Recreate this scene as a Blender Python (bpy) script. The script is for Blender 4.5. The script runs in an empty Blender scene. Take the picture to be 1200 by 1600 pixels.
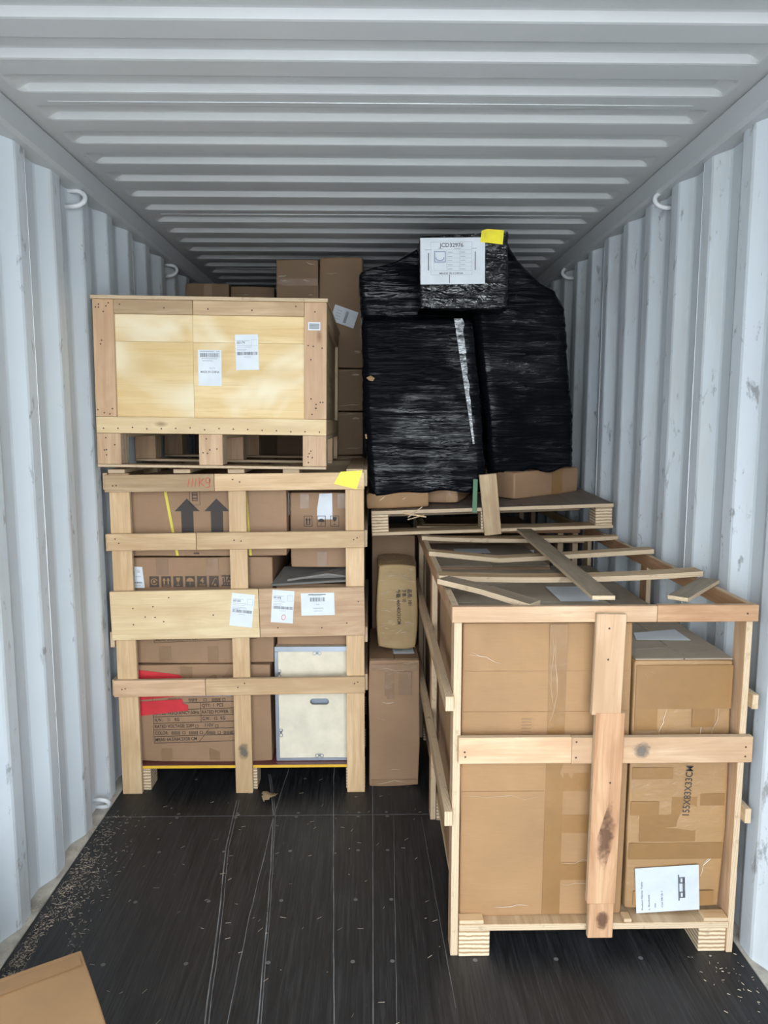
import bpy, bmesh, math, random
from mathutils import Vector, Matrix, Euler, noise
random.seed(7)
scene = bpy.context.scene
COL = scene.collection
R = math.radians

# ------------------------------------------------------------------ camera
cam_d = bpy.data.cameras.new('camera')
cam = bpy.data.objects.new('camera', cam_d); COL.objects.link(cam)
cam_d.sensor_fit = 'VERTICAL'; cam_d.sensor_height = 32.0; cam_d.lens = 1130 / 1600 * 32.0
cam_d.clip_start = 0.02
_yaw, _pitch = R(0.963), R(6.963)
_f = Vector((math.sin(_yaw) * math.cos(_pitch), math.cos(_yaw) * math.cos(_pitch), -math.sin(_pitch)))
_r = Vector((math.cos(_yaw), -math.sin(_yaw), 0)); _u = _r.cross(_f)
cam.matrix_world = Matrix(((_r.x, _u.x, -_f.x, -0.02), (_r.y, _u.y, -_f.y, 0.0), (_r.z, _u.z, -_f.z, 1.68), (0, 0, 0, 1)))
scene.camera = cam

# ------------------------------------------------------------------ sky: overcast daylight that enters through the open doors
world = bpy.data.worlds.new('overcast_sky'); scene.world = world; world.use_nodes = True
bg = world.node_tree.nodes['Background']
bg.inputs[0].default_value = (0.86, 0.94, 1.0, 1); bg.inputs[1].default_value = 3.2
DOOR_Y = -0.8
pl = bpy.data.lights.new('door_portal', 'AREA'); pl.shape = 'RECTANGLE'; pl.size = 2.4; pl.size_y = 2.75
pl.cycles.is_portal = True
po = bpy.data.objects.new('door_portal', pl); COL.objects.link(po)
po.location = (-0.01, DOOR_Y, 1.35); po.rotation_euler = (R(90), 0, 0)
vs = scene.view_settings
vs.view_transform = 'Standard'; vs.look = 'None'; vs.gamma = 1; vs.use_curve_mapping = False
vs.exposure = 1.75

# ------------------------------------------------------------------ materials
def new_mat(name):
    m = bpy.data.materials.new(name); m.use_nodes = True
    nt = m.node_tree; return m, nt, nt.nodes['Principled BSDF']
def N(nt, t, **kw):
    n = nt.nodes.new(t)
    for k, v in kw.items():
        if isinstance(k, str) and k.startswith('i_'): n.inputs[k[2:].replace('_', ' ')].default_value = v
        else: setattr(n, k, v)
    return n
def coords(nt, scale=(1, 1, 1), rnd=True, kind='Object'):
    tc = N(nt, 'ShaderNodeTexCoord'); out = tc.outputs[kind]
    if rnd:
        oi = N(nt, 'ShaderNodeObjectInfo')
        cx = N(nt, 'ShaderNodeCombineXYZ')
        for i, k in enumerate((37.0, 17.0, 23.0)):
            mu = N(nt, 'ShaderNodeMath', operation='MULTIPLY'); mu.inputs[1].default_value = k
            nt.links.new(oi.outputs['Random'], mu.inputs[0]); nt.links.new(mu.outputs[0], cx.inputs[i])
        ad = N(nt, 'ShaderNodeVectorMath', operation='ADD')
        nt.links.new(out, ad.inputs[0]); nt.links.new(cx.outputs[0], ad.inputs[1]); out = ad.outputs[0]
    mp = N(nt, 'ShaderNodeMapping'); mp.inputs['Scale'].default_value = scale
    nt.links.new(out, mp.inputs['Vector']); return mp.outputs['Vector']
def tex(nt, vec, scale, detail=4, rough=0.55, dist=0.0):
    n = N(nt, 'ShaderNodeTexNoise'); n.inputs['Scale'].default_value = scale; n.inputs['Detail'].default_value = detail
    n.inputs['Roughness'].default_value = rough; n.inputs['Distortion'].default_value = dist
    nt.links.new(vec, n.inputs['Vector']); return n.outputs['Fac']
def ramp(nt, fac, stops):
    n = N(nt, 'ShaderNodeValToRGB'); e = n.color_ramp.elements
    while len(e) < len(stops): e.new(0.5)
    for el, (p, c) in zip(e, stops):
        el.position = p; el.color = (c[0], c[1], c[2], 1) if not isinstance(c, (int, float)) else (c, c, c, 1)
    nt.links.new(fac, n.inputs[0]); return n.outputs[0]
def mix(nt, fac, a, b, mode='MIX'):
    n = N(nt, 'ShaderNodeMix', data_type='RGBA', blend_type=mode)
    for s, v in ((n.inputs[0], fac), (n.inputs[6], a), (n.inputs[7], b)):
        if isinstance(v, (int, float)): s.default_value = v
        elif isinstance(v, tuple): s.default_value = (v[0], v[1], v[2], 1)
        else: nt.links.new(v, s)
    return n.outputs[2]
def bump(nt, p, h, strength=0.2, dist=0.01, sock='Normal'):
    b = N(nt, 'ShaderNodeBump'); b.inputs['Strength'].default_value = strength; b.inputs['Distance'].default_value = dist
    nt.links.new(h, b.inputs['Height']); nt.links.new(b.outputs[0], p.inputs[sock])
def plain(name, c, rough=0.6, metal=0.0, coat=0.0, vary=0.0):
    m, nt, p = new_mat(name)
    p.inputs['Roughness'].default_value = rough; p.inputs['Metallic'].default_value = metal; p.inputs['Coat Weight'].default_value = coat
    v = tex(nt, coords(nt), 14, 5)
    k = 0.06 + vary
    nt.links.new(ramp(nt, v, [(0.3, tuple(x * (1 - k) for x in c)), (0.7, tuple(min(1, x * (1 + k)) for x in c))]), p.inputs['Base Color'])
    return m

def wood(name, light, dark, knot=(0.22, 0.11, 0.05), grain=1.0, spread=0.12, patch=None):
    """board timber: local x runs along the grain"""
    m, nt, p = new_mat(name)
    v = coords(nt, (0.9, 11, 11))
    g = tex(nt, v, 2.2 * grain, 7, 0.6, 1.2)
    c = ramp(nt, g, [(0.32, dark), (0.5, tuple((a + b) / 2 for a, b in zip(light, dark))), (0.68, light)])
    v2 = coords(nt, (1.2, 3.5, 3.5))
    blot = tex(nt, v2, 2.6, 3, 0.5, 0.6)
    lines = tex(nt, coords(nt, (1.6, 55, 55)), 2.0, 5, 0.7, 0.8)
    c = mix(nt, ramp(nt, lines, [(0.50, 0.0), (0.72, 0.55)]), c, tuple(x * 0.72 for x in dark))
    c = mix(nt, ramp(nt, blot, [(0.42, 0.0), (0.68, 0.75)]), c, tuple(x * 0.88 for x in dark))
    kn = N(nt, 'ShaderNodeTexVoronoi'); kn.inputs['Scale'].default_value = 3.2
    nt.links.new(coords(nt, (1.0, 2.4, 2.4)), kn.inputs['Vector'])
    c = mix(nt, ramp(nt, kn.outputs['Distance'], [(0.035, 0.8), (0.115, 0.0)]), c, knot)
    if patch:
        w = tex(nt, coords(nt, (1, 1, 1)), 2.1, 2, 0.5, 1.4)
        c = mix(nt, ramp(nt, w, [(0.47, 0.0), (0.66, 0.85)]), c, patch)
    oi = N(nt, 'ShaderNodeObjectInfo')
    mr = N(nt, 'ShaderNodeMapRange'); mr.inputs[3].default_value = 1 - spread; mr.inputs[4].default_value = 1 + spread * 0.5
    nt.links.new(oi.outputs['Random'], mr.inputs[0])
    hs = N(nt, 'ShaderNodeHueSaturation'); nt.links.new(mr.outputs[0], hs.inputs['Value']); nt.links.new(c, hs.inputs['Color'])
    nt.links.new(hs.outputs[0], p.inputs['Base Color'])
    p.inputs['Roughness'].default_value = 0.62
    fine = tex(nt, coords(nt, (6, 120, 120)), 3, 3)
    bump(nt, p, fine, 0.18, 0.002)
    return m
def ply(name, a, b, scale, axis='Z'):
    m, nt, p = new_mat(name)
    v = coords(nt, (1, 1, 1))
    w = N(nt, 'ShaderNodeTexWave', wave_type='BANDS', bands_direction=axis); w.inputs['Scale'].default_value = scale
    w.inputs['Distortion'].default_value = 1.6; w.inputs['Detail'].default_value = 3; w.inputs['Detail Scale'].default_value = 1.5
    nt.links.new(v, w.inputs['Vector'])
    c = ramp(nt, w.outputs['Fac'], [(0.2, b), (0.55, a)])
    n = tex(nt, v, 30, 4); c = mix(nt, ramp(nt, n, [(0.6, 0.0), (0.75, 0.5)]), c, tuple(x * 0.5 for x in b))
    nt.links.new(c, p.inputs['Base Color']); p.inputs['Roughness'].default_value = 0.75
    bump(nt, p, w.outputs['Fac'], 0.25, 0.002)
    return m
def cardboard(name, c, coat=0.0, wrinkle=0.0, rough=0.7):
    m, nt, p = new_mat(name)
    v = coords(nt)
    a = tex(nt, v, 3.0, 4, 0.6, 0.4); fine = tex(nt, coords(nt, (4, 4, 60)), 6, 3)
    c0 = ramp(nt, a, [(0.3, tuple(x * 0.86 for x in c)), (0.7, tuple(x * 1.1 for x in c))])
    c1 = mix(nt, 0.07, c0, ramp(nt, fine, [(0.35, 0.25), (0.65, 1.0)]), 'MULTIPLY')
    nt.links.new(c1, p.inputs['Base Color']); p.inputs['Roughness'].default_value = rough
    flute = tex(nt, coords(nt, (60, 60, 3)), 3, 2)
    bump(nt, p, flute, 0.10, 0.002)
    if coat:
        p.inputs['Coat Weight'].default_value = coat; p.inputs['Coat Roughness'].default_value = 0.12
        wr = tex(nt, coords(nt, (5, 5, 11)), 3.2, 5, 0.6, 1.8)
        bump(nt, p, wr, wrinkle, 0.03, 'Coat Normal')
    return m
def film(name, streak=(0.05, 0.75), rough=0.2, d=0.0035, sc=(1.3, 1.3, 13), det=3, zone_w=True):
    """black stretch film pulled round in horizontal turns: matt stretched zones and glossy tension streaks"""
    m, nt, p = new_mat(name)
    p.inputs['Base Color'].default_value = (0.004, 0.0045, 0.006, 1)
    p.inputs['Roughness'].default_value = rough
    w = tex(nt, coords(nt, sc), 3.0, det, 0.55, 0.8)
    bump(nt, p, w, 1.0, d)
    g = tex(nt, coords(nt, (0.8, 0.8, 15)), 3.0, 5, 0.65, 0.9)
    if zone_w:
        zone = tex(nt, coords(nt, (1, 1, 1)), 3.5, 3, 0.5, 0.5)
        mu = N(nt, 'ShaderNodeMath', operation='MULTIPLY'); nt.links.new(g, mu.inputs[0]); nt.links.new(zone, mu.inputs[1]); g = mu.outputs[0]
        st = [(0.20, streak[0]), (0.40, streak[1])]
    else: st = [(0.35, streak[0]), (0.65, streak[1])]
    nt.links.new(ramp(nt, g, st), p.inputs['Specular IOR Level'])
    return m
def steel(name, c, scuff_x=None):
    """painted steel; scuffs sit on the ribs that stand furthest into the container"""
    m, nt, p = new_mat(name)
    v = coords(nt, (1, 1, 1), rnd=False)
    a = tex(nt, v, 2.0, 5)
    col = ramp(nt, a, [(0.3, tuple(x * 0.95 for x in c)), (0.7, tuple(min(1, x * 1.03) for x in c))])
    if scuff_x:
        sep = N(nt, 'ShaderNodeSeparateXYZ'); tc = N(nt, 'ShaderNodeTexCoord'); nt.links.new(tc.outputs['Object'], sep.inputs[0])
        ab = N(nt, 'ShaderNodeMath', operation='ABSOLUTE'); nt.links.new(sep.outputs[0], ab.inputs[0])
        lt = N(nt, 'ShaderNodeMath', operation='LESS_THAN'); lt.inputs[1].default_value = scuff_x; nt.links.new(ab.outputs[0], lt.inputs[0])
        s = tex(nt, coords(nt, (1, 7, 3.2), rnd=False), 2.4, 6, 0.7, 0.5)
        sm = ramp(nt, s, [(0.59, 0.0), (0.67, 0.75)])
        mu = mix(nt, 1.0, sm, lt.outputs[0], 'MULTIPLY')
        col = mix(nt, mu, col, (0.18, 0.18, 0.175))
        d = tex(nt, coords(nt, (1, 5, 0.7), rnd=False), 3.0, 4, 0.6, 0.3)
        mu2 = mix(nt, 1.0, ramp(nt, d, [(0.45, 0.0), (0.75, 0.5)]), lt.outputs[0], 'MULTIPLY')
        col = mix(nt, mu2, col, (0.50, 0.48, 0.44))
    nt.links.new(col, p.inputs['Base Color']); p.inputs['Roughness'].default_value = 0.5
    bump(nt, p, tex(nt, v, 120, 2), 0.05, 0.002)
    return m
def floor_mat():
    m, nt, p = new_mat('black_coated_plywood')
    g = tex(nt, coords(nt, (26, 1.0, 1)), 4.0, 7, 0.65, 1.0)
    col = ramp(nt, g, [(0.3, (0.003, 0.0033, 0.004)), (0.5, (0.013, 0.0135, 0.015)), (0.75, (0.042, 0.043, 0.046))])
    worn = tex(nt, coords(nt, (2.4, 0.9, 1)), 1.7, 6, 0.6, 0.5)
    col = mix(nt, ramp(nt, worn, [(0.5, 0.0), (0.75, 0.55)]), col, (0.034, 0.034, 0.036))
    dust = tex(nt, coords(nt, (60, 6, 1)), 3.0, 4, 0.7, 0.6)
    col = mix(nt, ramp(nt, dust, [(0.66, 0.0), (0.8, 0.5)]), col, (0.20, 0.19, 0.18))
    nt.links.new(col, p.inputs['Base Color'])
    rr = ramp(nt, worn, [(0.3, 0.42), (0.7, 0.6)]); nt.links.new(rr, p.inputs['Roughness'])
    bump(nt, p, g, 0.35, 0.003)
    return m
def concrete():
    m, nt, p = new_mat('yard_concrete')
    nt.links.new(ramp(nt, tex(nt, coords(nt, rnd=False), 1.5, 6), [(0.3, (0.48, 0.47, 0.45)), (0.7, (0.60, 0.59, 0.565))]), p.inputs['Base Color'])
    p.inputs['Roughness'].default_value = 0.85
    return m

M = {}
M['wall'] = steel('grey_white_wall_paint', (0.615, 0.66, 0.70), 1.203)
M['roof'] = steel('grey_white_roof_paint', (0.57, 0.575, 0.58))
M['rail'] = steel('grey_white_rail_paint', (0.54, 0.555, 0.57))
M['weld'] = plain('weld_paint', (0.80, 0.82, 0.84), 0.4)
M['ledge'] = plain('dusty_ledge_paint', (0.42, 0.39, 0.34), 0.8, vary=0.3)
M['floor'] = floor_mat()
M['gap'] = plain('joint_dust', (0.16, 0.155, 0.15), 0.9, vary=0.3)
M['scratch'] = plain('scratch_grey', (0.17, 0.17, 0.17), 0.8, vary=0.4)
M['screw'] = plain('worn_screw', (0.13, 0.13, 0.13), 0.6)
M['concrete'] = concrete()
M['pine'] = wood('pale_pine', (0.72, 0.51, 0.30), (0.55, 0.345, 0.175))
M['pink'] = wood('pinkish_pine', (0.66, 0.45, 0.285), (0.50, 0.30, 0.165))
M['tan'] = wood('weathered_pine', (0.62, 0.45, 0.28), (0.42, 0.27, 0.14), spread=0.2)
M['red'] = wood('reddish_board', (0.57, 0.35, 0.20), (0.36, 0.18, 0.085), spread=0.15)
M['yply'] = wood('yellow_plywood', (0.80, 0.61, 0.335), (0.72, 0.49, 0.22), grain=0.5, spread=0.05, patch=(0.84, 0.73, 0.52))
M['yband'] = wood('pale_yellow_board', (0.80, 0.63, 0.38), (0.68, 0.48, 0.26), spread=0.05)
M['old'] = wood('grey_brown_board', (0.36, 0.28, 0.195), (0.22, 0.16, 0.105), spread=0.12)
M['deck'] = wood('brown_film_plywood', (0.25, 0.19, 0.145), (0.17, 0.12, 0.09), spread=0.05)
M['edge'] = ply('plywood_edge', (0.66, 0.52, 0.36), (0.40, 0.27, 0.155), 95)
M['block'] = ply('laminated_block', (0.68, 0.54, 0.37), (0.34, 0.22, 0.12), 22)
M['maroon'] = plain('maroon_film', (0.13, 0.035, 0.03), 0.5)
M['yedge'] = plain('yellow_painted_edge', (0.72, 0.43, 0.03), 0.6)
M['card'] = cardboard('kraft_cardboard', (0.33, 0.185, 0.083))
M['card2'] = cardboard('brown_cardboard', (0.325, 0.192, 0.107))
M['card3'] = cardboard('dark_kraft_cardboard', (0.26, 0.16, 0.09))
M['cardtop'] = cardboard('dusty_cardboard_flap', (0.37, 0.30, 0.225))
M['cardgrey'] = cardboard('dusty_grey_flap', (0.20, 0.185, 0.165))
M['cardwrap'] = cardboard('film_wrapped_cardboard', (0.38, 0.25, 0.11), coat=0.9, wrinkle=0.8)
M['cardshine'] = cardboard('tape_covered_cardboard', (0.34, 0.193, 0.08), coat=0.5, wrinkle=0.4)
M['tape'] = cardboard('brown_packing_tape', (0.275, 0.145, 0.053), coat=0.35, wrinkle=0.25, rough=0.4)
M['tape2'] = cardboard('faded_packing_tape', (0.265, 0.152, 0.078), coat=0.3, wrinkle=0.25, rough=0.45)
M['clear'] = plain('painted_tape_glint', (0.60, 0.50, 0.38), 0.15, vary=0.3)  # pale colour stands in for light glinting off clear tape
M['film'] = film('black_stretch_film', (0.02, 0.42), 0.17, 0.012)
M['filmshine'] = film('glossy_black_film', (0.25, 1.0), 0.09, 0.022, (4, 4, 13), 3, False)
M['paper'] = plain('white_paper', (0.68, 0.71, 0.75), 0.6)
M['paper2'] = plain('darkened_white_paper', (0.50, 0.53, 0.57), 0.7)  # same white paper, colour darkened to offset the strong light up front
M['ink'] = plain('grey_ink', (0.10, 0.10, 0.11), 0.7)
M['inkl'] = plain('pale_grey_ink', (0.42, 0.43, 0.45), 0.7)
M['brownink'] = plain('carton_ink', (0.045, 0.035, 0.03), 0.7)
M['softink'] = plain('soft_carton_ink', (0.075, 0.052, 0.038), 0.7)
M['redink'] = plain('red_pen', (0.62, 0.06, 0.04), 0.6)
M['blueink'] = plain('blue_grey_ink', (0.24, 0.29, 0.42), 0.7)
M['redtape'] = plain('red_tape', (0.58, 0.035, 0.045), 0.4, vary=0.08)
M['yellow'] = plain('yellow_tape', (0.86, 0.72, 0.02), 0.45, vary=0.1)
M['ystrap'] = plain('yellow_strap', (0.68, 0.56, 0.07), 0.45)
M['gstrap'] = plain('green_strap', (0.02, 0.12, 0.035), 0.4)
M['whiteply'] = plain('whitewashed_plywood', (0.71, 0.635, 0.50), 0.6, vary=0.03)
M['zinc'] = plain('galvanised_steel', (0.42, 0.46, 0.52), 0.35, 0.75)
M['slot'] = plain('grey_lining', (0.25, 0.28, 0.33), 0.5)
M['nail'] = plain('nail_hole', (0.07, 0.04, 0.025), 0.6)
M['ring'] = plain('ring_paint', (0.66, 0.67, 0.68), 0.4)
def stain_mat(name, c):
    """soft-edged blotch soaked into the wood"""
    m, nt, p = new_mat(name)
    tc = N(nt, 'ShaderNodeTexCoord'); sb = N(nt, 'ShaderNodeVectorMath', operation='SUBTRACT'); sb.inputs[1].default_value = (0.5, 0.5, 0.5)
    nt.links.new(tc.outputs['Generated'], sb.inputs[0])
    ml = N(nt, 'ShaderNodeVectorMath', operation='MULTIPLY'); ml.inputs[1].default_value = (1, 1, 0); nt.links.new(sb.outputs[0], ml.inputs[0])
    ln = N(nt, 'ShaderNodeVectorMath', operation='LENGTH'); nt.links.new(ml.outputs[0], ln.inputs[0])
    n1 = tex(nt, coords(nt), 40, 4, 0.6, 0.6)
    ad = N(nt, 'ShaderNodeMath', operation='MULTIPLY_ADD'); ad.inputs[1].default_value = 0.45; nt.links.new(n1, ad.inputs[0]); nt.links.new(ln.outputs['Value'], ad.inputs[2])
    nt.links.new(ramp(nt, ad.outputs[0], [(0.34, 0.75), (0.56, 0.0)]), p.inputs['Alpha'])
    p.inputs['Base Color'].default_value = (*c, 1); p.inputs['Roughness'].default_value = 0.7
    return m
M['stain'] = stain_mat('grey_stain', (0.16, 0.14, 0.12)); M['dstain'] = stain_mat('dark_wood_stain', (0.14, 0.065, 0.035))
M['straw'] = plain('wood_splinter', (0.42, 0.35, 0.26), 0.8, vary=0.3)
M['leaf'] = plain('dried_leaf', (0.30, 0.21, 0.12), 0.8, vary=0.3)
def glint_tape():  # highlights of clear tape over black film, painted as pale streaks
    m, nt, p = new_mat('tape_painted_glints')
    nt.links.new(ramp(nt, tex(nt, coords(nt, (8, 8, 30)), 4.0, 5, 0.65, 0.8), [(0.44, (0.01, 0.011, 0.013)), (0.62, (0.50, 0.52, 0.55))]), p.inputs['Base Color'])
    p.inputs['Roughness'].default_value = 0.2; return m
M['glint_tape'] = glint_tape()

# ------------------------------------------------------------------ mesh helpers
WM = {}          # world matrix of every object built here
def link(name, me, parent=None, mat=Matrix.Identity(4)):
    o = bpy.data.objects.new(name, me); COL.objects.link(o)
    if parent is not None:
        o.parent = parent; o.matrix_basis = WM[parent].inverted() @ mat
    else: o.matrix_basis = mat
    WM[o] = mat
    return o
def tag(o, label=None, cat=None, group=None, kind=None):
    for k, v in (('label', label), ('category', cat), ('group', group), ('kind', kind)):
        if v: o[k] = v
    return o
def thing(name, label, cat, loc, group=None):
    return tag(link(name, None, None, Matrix.Translation(loc)), label, cat, group)
def mesh(name, V, Fc, mats, mi=None, smooth=False):
    me = bpy.data.meshes.new(name); me.from_pydata([tuple(v) for v in V], [], Fc)
    for m in mats: me.materials.append(M[m] if isinstance(m, str) else m)
    if mi: me.polygons.foreach_set('material_index', mi)
    if smooth: me.polygons.foreach_set('use_smooth', [True] * len(me.polygons))
    me.update(); return me
BOXF = [(0, 3, 2, 1), (4, 5, 6, 7), (0, 1, 5, 4), (2, 3, 7, 6), (1, 2, 6, 5), (3, 0, 4, 7)]   # -z +z -y +y +x -x
def boxv(x0, x1, y0, y1, z0, z1):
    return [(x0, y0, z0), (x1, y0, z0), (x1, y1, z0), (x0, y1, z0), (x0, y0, z1), (x1, y0, z1), (x1, y1, z1), (x0, y1, z1)]
def bevel_mesh(me, off):
    bm = bmesh.new(); bm.from_mesh(me)
    bmesh.ops.bevel(bm, geom=bm.edges[:], offset=off, segments=1, affect='EDGES', profile=0.5)
    bm.to_mesh(me); bm.free()
def plainbox(name, parent, x0, x1, y0, y1, z0, z1, mat, rot=None, bev=0.002):
    c = Vector(((x0 + x1) / 2, (y0 + y1) / 2, (z0 + z1) / 2))
    me = mesh(name, boxv(x0 - c.x, x1 - c.x, y0 - c.y, y1 - c.y, z0 - c.z, z1 - c.z), BOXF, [mat])
    if bev: bevel_mesh(me, bev)
    mt = Matrix.Translation(c)
    if rot: mt = mt @ Euler([R(a) for a in rot]).to_matrix().to_4x4()
    return link(name, me, parent, mt)
def board(name, parent, x0, x1, y0, y1, z0, z1, mat, edge='edge', rot=None, sag=None, bev=0.0015):
    """a timber board; local x = length, y = width, z = thickness, so that the grain follows the length"""
    c = Vector(((x0 + x1) / 2, (y0 + y1) / 2, (z0 + z1) / 2))
    d = [x1 - x0, y1 - y0, z1 - z0]; o = sorted(range(3), key=lambda i: -d[i])
    L, W, T = (d[i] / 2 for i in o)
    ax = [Vector([1.0 if j == i else 0.0 for j in range(3)]) for i in o]
    if ax[0].cross(ax[1]).dot(ax[2]) < 0: ax[2] = -ax[2]
    mt = Matrix.Translation(c)
    if rot: mt = mt @ Euler([R(a) for a in rot]).to_matrix().to_4x4()
    mt = mt @ Matrix(((ax[0].x, ax[1].x, ax[2].x, 0), (ax[0].y, ax[1].y, ax[2].y, 0), (ax[0].z, ax[1].z, ax[2].z, 0), (0, 0, 0, 1)))
    if sag:
        up = 1 if ax[2].z >= 0 else -1
        n = 16; V = []; Fc = []; mi = []
        for i in range(n + 1):
            u = -1 + 2 * i / n; dz = up * sag(u)
            for yy, zz in ((-W, -T), (W, -T), (W, T), (-W, T)): V.append((u * L, yy, zz + dz))
        for i in range(n):
            for k in range(4):
                a = i * 4 + k; b = i * 4 + (k + 1) % 4
                Fc.append((a, a + 4, b + 4, b)); mi.append(1 if k in (1, 3) else 0)
        Fc += [(0, 1, 2, 3), tuple(n * 4 + k for k in (3, 2, 1, 0))]; mi += [1, 1]
        me = mesh(name, V, Fc, [mat, edge], mi)
        bm = bmesh.new(); bm.from_mesh(me); bmesh.ops.recalc_face_normals(bm, faces=bm.faces[:]); bm.to_mesh(me); bm.free()
    else:
        me = mesh(name, boxv(-L, L, -W, W, -T, T), BOXF, [mat, edge], [0, 0, 1, 1, 1, 1])
        if bev: bevel_mesh(me, bev)
    return link(name, me, parent, mt)
def roundbox(hx, hy, hz, r=0.006, n=6, amp=0.0, seed=0.0, bulge=0.0):
    """box with softened edges and slightly uneven faces"""
    def axis(h):
        mid = [(-h + r) + (2 * h - 2 * r) * i / n for i in range(n + 1)]
        return [-h, -h + r * 0.35] + mid + [h - r * 0.35, h]
    A = [axis(hx), axis(hy), axis(hz)]; H = (hx, hy, hz); V = []; idx = {}; Fc = []
    def vert(p):
        k = tuple(round(c, 6) for c in p)
        if k not in idx:
            q = Vector([max(-H[i] + r, min(H[i] - r, p[i])) for i in range(3)]); w = Vector(p) - q
            nn = w.normalized() if w.length > 1e-9 else Vector((0, 0, 0))
            pt = q + nn * r
            if amp: pt = pt + nn * amp * noise.noise(Vector((p[0] * 5 + seed, p[1] * 5 - seed, p[2] * 5 + 2 * seed)))
            if bulge:
                b = 1.0
                for i in range(3):
                    if abs(nn[i]) < 0.5: b *= 1 - (p[i] / H[i]) ** 2
                pt = pt + nn * bulge * b
            idx[k] = len(V); V.append(pt)
        return idx[k]
    for a in range(3):
        b, c = (a + 1) % 3, (a + 2) % 3
        for s in (-1, 1):
            for i in range(len(A[b]) - 1):
                for j in range(len(A[c]) - 1):
                    q = []
                    for ii, jj in ((i, j), (i + 1, j), (i + 1, j + 1), (i, j + 1)):
                        p = [0, 0, 0]; p[a] = s * H[a]; p[b] = A[b][ii]; p[c] = A[c][jj]; q.append(vert(p))
                    Fc.append(tuple(q if s > 0 else q[::-1]))
    return V, Fc
def frame(origin, U, Vv):
    U = Vector(U).normalized(); Vv = Vector(Vv).normalized(); Nn = U.cross(Vv)
    return Matrix(((U.x, Vv.x, Nn.x, origin[0]), (U.y, Vv.y, Nn.y, origin[1]), (U.z, Vv.z, Nn.z, origin[2]), (0, 0, 0, 1)))
FX, FZ, FY = (1, 0, 0), (0, 0, 1), (0, 1, 0)
_tc = {}
def text_geo(s):
    if s not in _tc:
        cu = bpy.data.curves.new('lettering', 'FONT'); cu.body = s; cu.size = 1.0; cu.resolution_u = 3; cu.offset = 0.014
        ob = bpy.data.objects.new('lettering', cu); COL.objects.link(ob)
        me = bpy.data.meshes.new_from_object(ob)
        _tc[s] = ([tuple(v.co) for v in me.vertices], [tuple(p.vertices) for p in me.polygons])
        bpy.data.objects.remove(ob); bpy.data.meshes.remove(me); bpy.data.curves.remove(cu)
    return _tc[s]
class Print:
    """flat print: rectangles, outlines, polygons and lettering gathered into one thin mesh"""
    def __init__(s): s.V = []; s.F = []
    def poly(s, pts):
        a = sum(pts[i][0] * pts[(i + 1) % len(pts)][1] - pts[(i + 1) % len(pts)][0] * pts[i][1] for i in range(len(pts)))
        if a < 0: pts = pts[::-1]
        b = len(s.V); s.V += [(p[0], p[1], 0) for p in pts]; s.F.append(tuple(range(b, b + len(pts)))); return s
    def rect(s, x0, y0, x1, y1): return s.poly([(x0, y0), (x1, y0), (x1, y1), (x0, y1)])
    def frame(s, x0, y0, x1, y1, t):
        s.rect(x0, y0, x1, y0 + t); s.rect(x0, y1 - t, x1, y1); s.rect(x0, y0 + t, x0 + t, y1 - t); return s.rect(x1 - t, y0 + t, x1, y1 - t)
    def line(s, a, b, t):
        d = Vector((b[0] - a[0], b[1] - a[1])); d.normalize(); n = Vector((-d.y, d.x)) * t / 2
        return s.poly([(a[0] + n.x, a[1] + n.y), (a[0] - n.x, a[1] - n.y), (b[0] - n.x, b[1] - n.y), (b[0] + n.x, b[1] + n.y)])
    def disc(s, x, y, r, n=14, a0=0, a1=360):
        return s.poly([(x + r * math.cos(R(a0 + (a1 - a0) * i / n)), y + r * math.sin(R(a0 + (a1 - a0) * i / n))) for i in range(n + (0 if a1 - a0 == 360 else 1))])
    def ringp(s, x, y, rx, ry, t, n=20, a0=0, a1=360):
        p = [(x + rx * math.cos(R(a0 + (a1 - a0) * i / n)), y + ry * math.sin(R(a0 + (a1 - a0) * i / n))) for i in range(n + 1)]
        for a, b in zip(p, p[1:]): s.line(a, b, t)
        return s
    def text(s, t, x, y, h, w=None, align='l', rot=0):
        """h = cap height; w = total width to fit"""
        V, F = text_geo(t)
        if not V: return s
        x0 = min(v[0] for v in V); x1 = max(v[0] for v in V); y0 = 0
        sc = h / 0.70; sx = sc if w is None else w / (x1 - x0)
        off = {'l': 0, 'c': -(x1 - x0) * sx / 2, 'r': -(x1 - x0) * sx}[align]
        b = len(s.V); c_, s_ = math.cos(R(rot)), math.sin(R(rot))
        for v in V:
            px = (v[0] - x0) * sx + off; py = v[1] * sc
            s.V.append((x + px * c_ - py * s_, y + px * s_ + py * c_, 0))
        s.F += [tuple(i + b for i in f) for f in F]; return s
    def barcode(s, x0, y0, x1, y1, seed=1):
        rg = random.Random(seed); x = x0
        while x < x1:
            w = (x1 - x0) * rg.choice((0.008, 0.014, 0.022, 0.03)); s.rect(x, y0, min(x + w, x1), y1); x += w + (x1 - x0) * rg.choice((0.01, 0.016, 0.026))
        return s
    def build(s, name, parent, mat, fr, lift=0.0008):
        me = mesh(name, s.V, s.F, [mat])
        o = link(name, me, parent, fr @ Matrix.Translation((0, 0, lift)))
        if len(s.F) > 1: o['kind'] = 'stuff'
        return o
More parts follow.
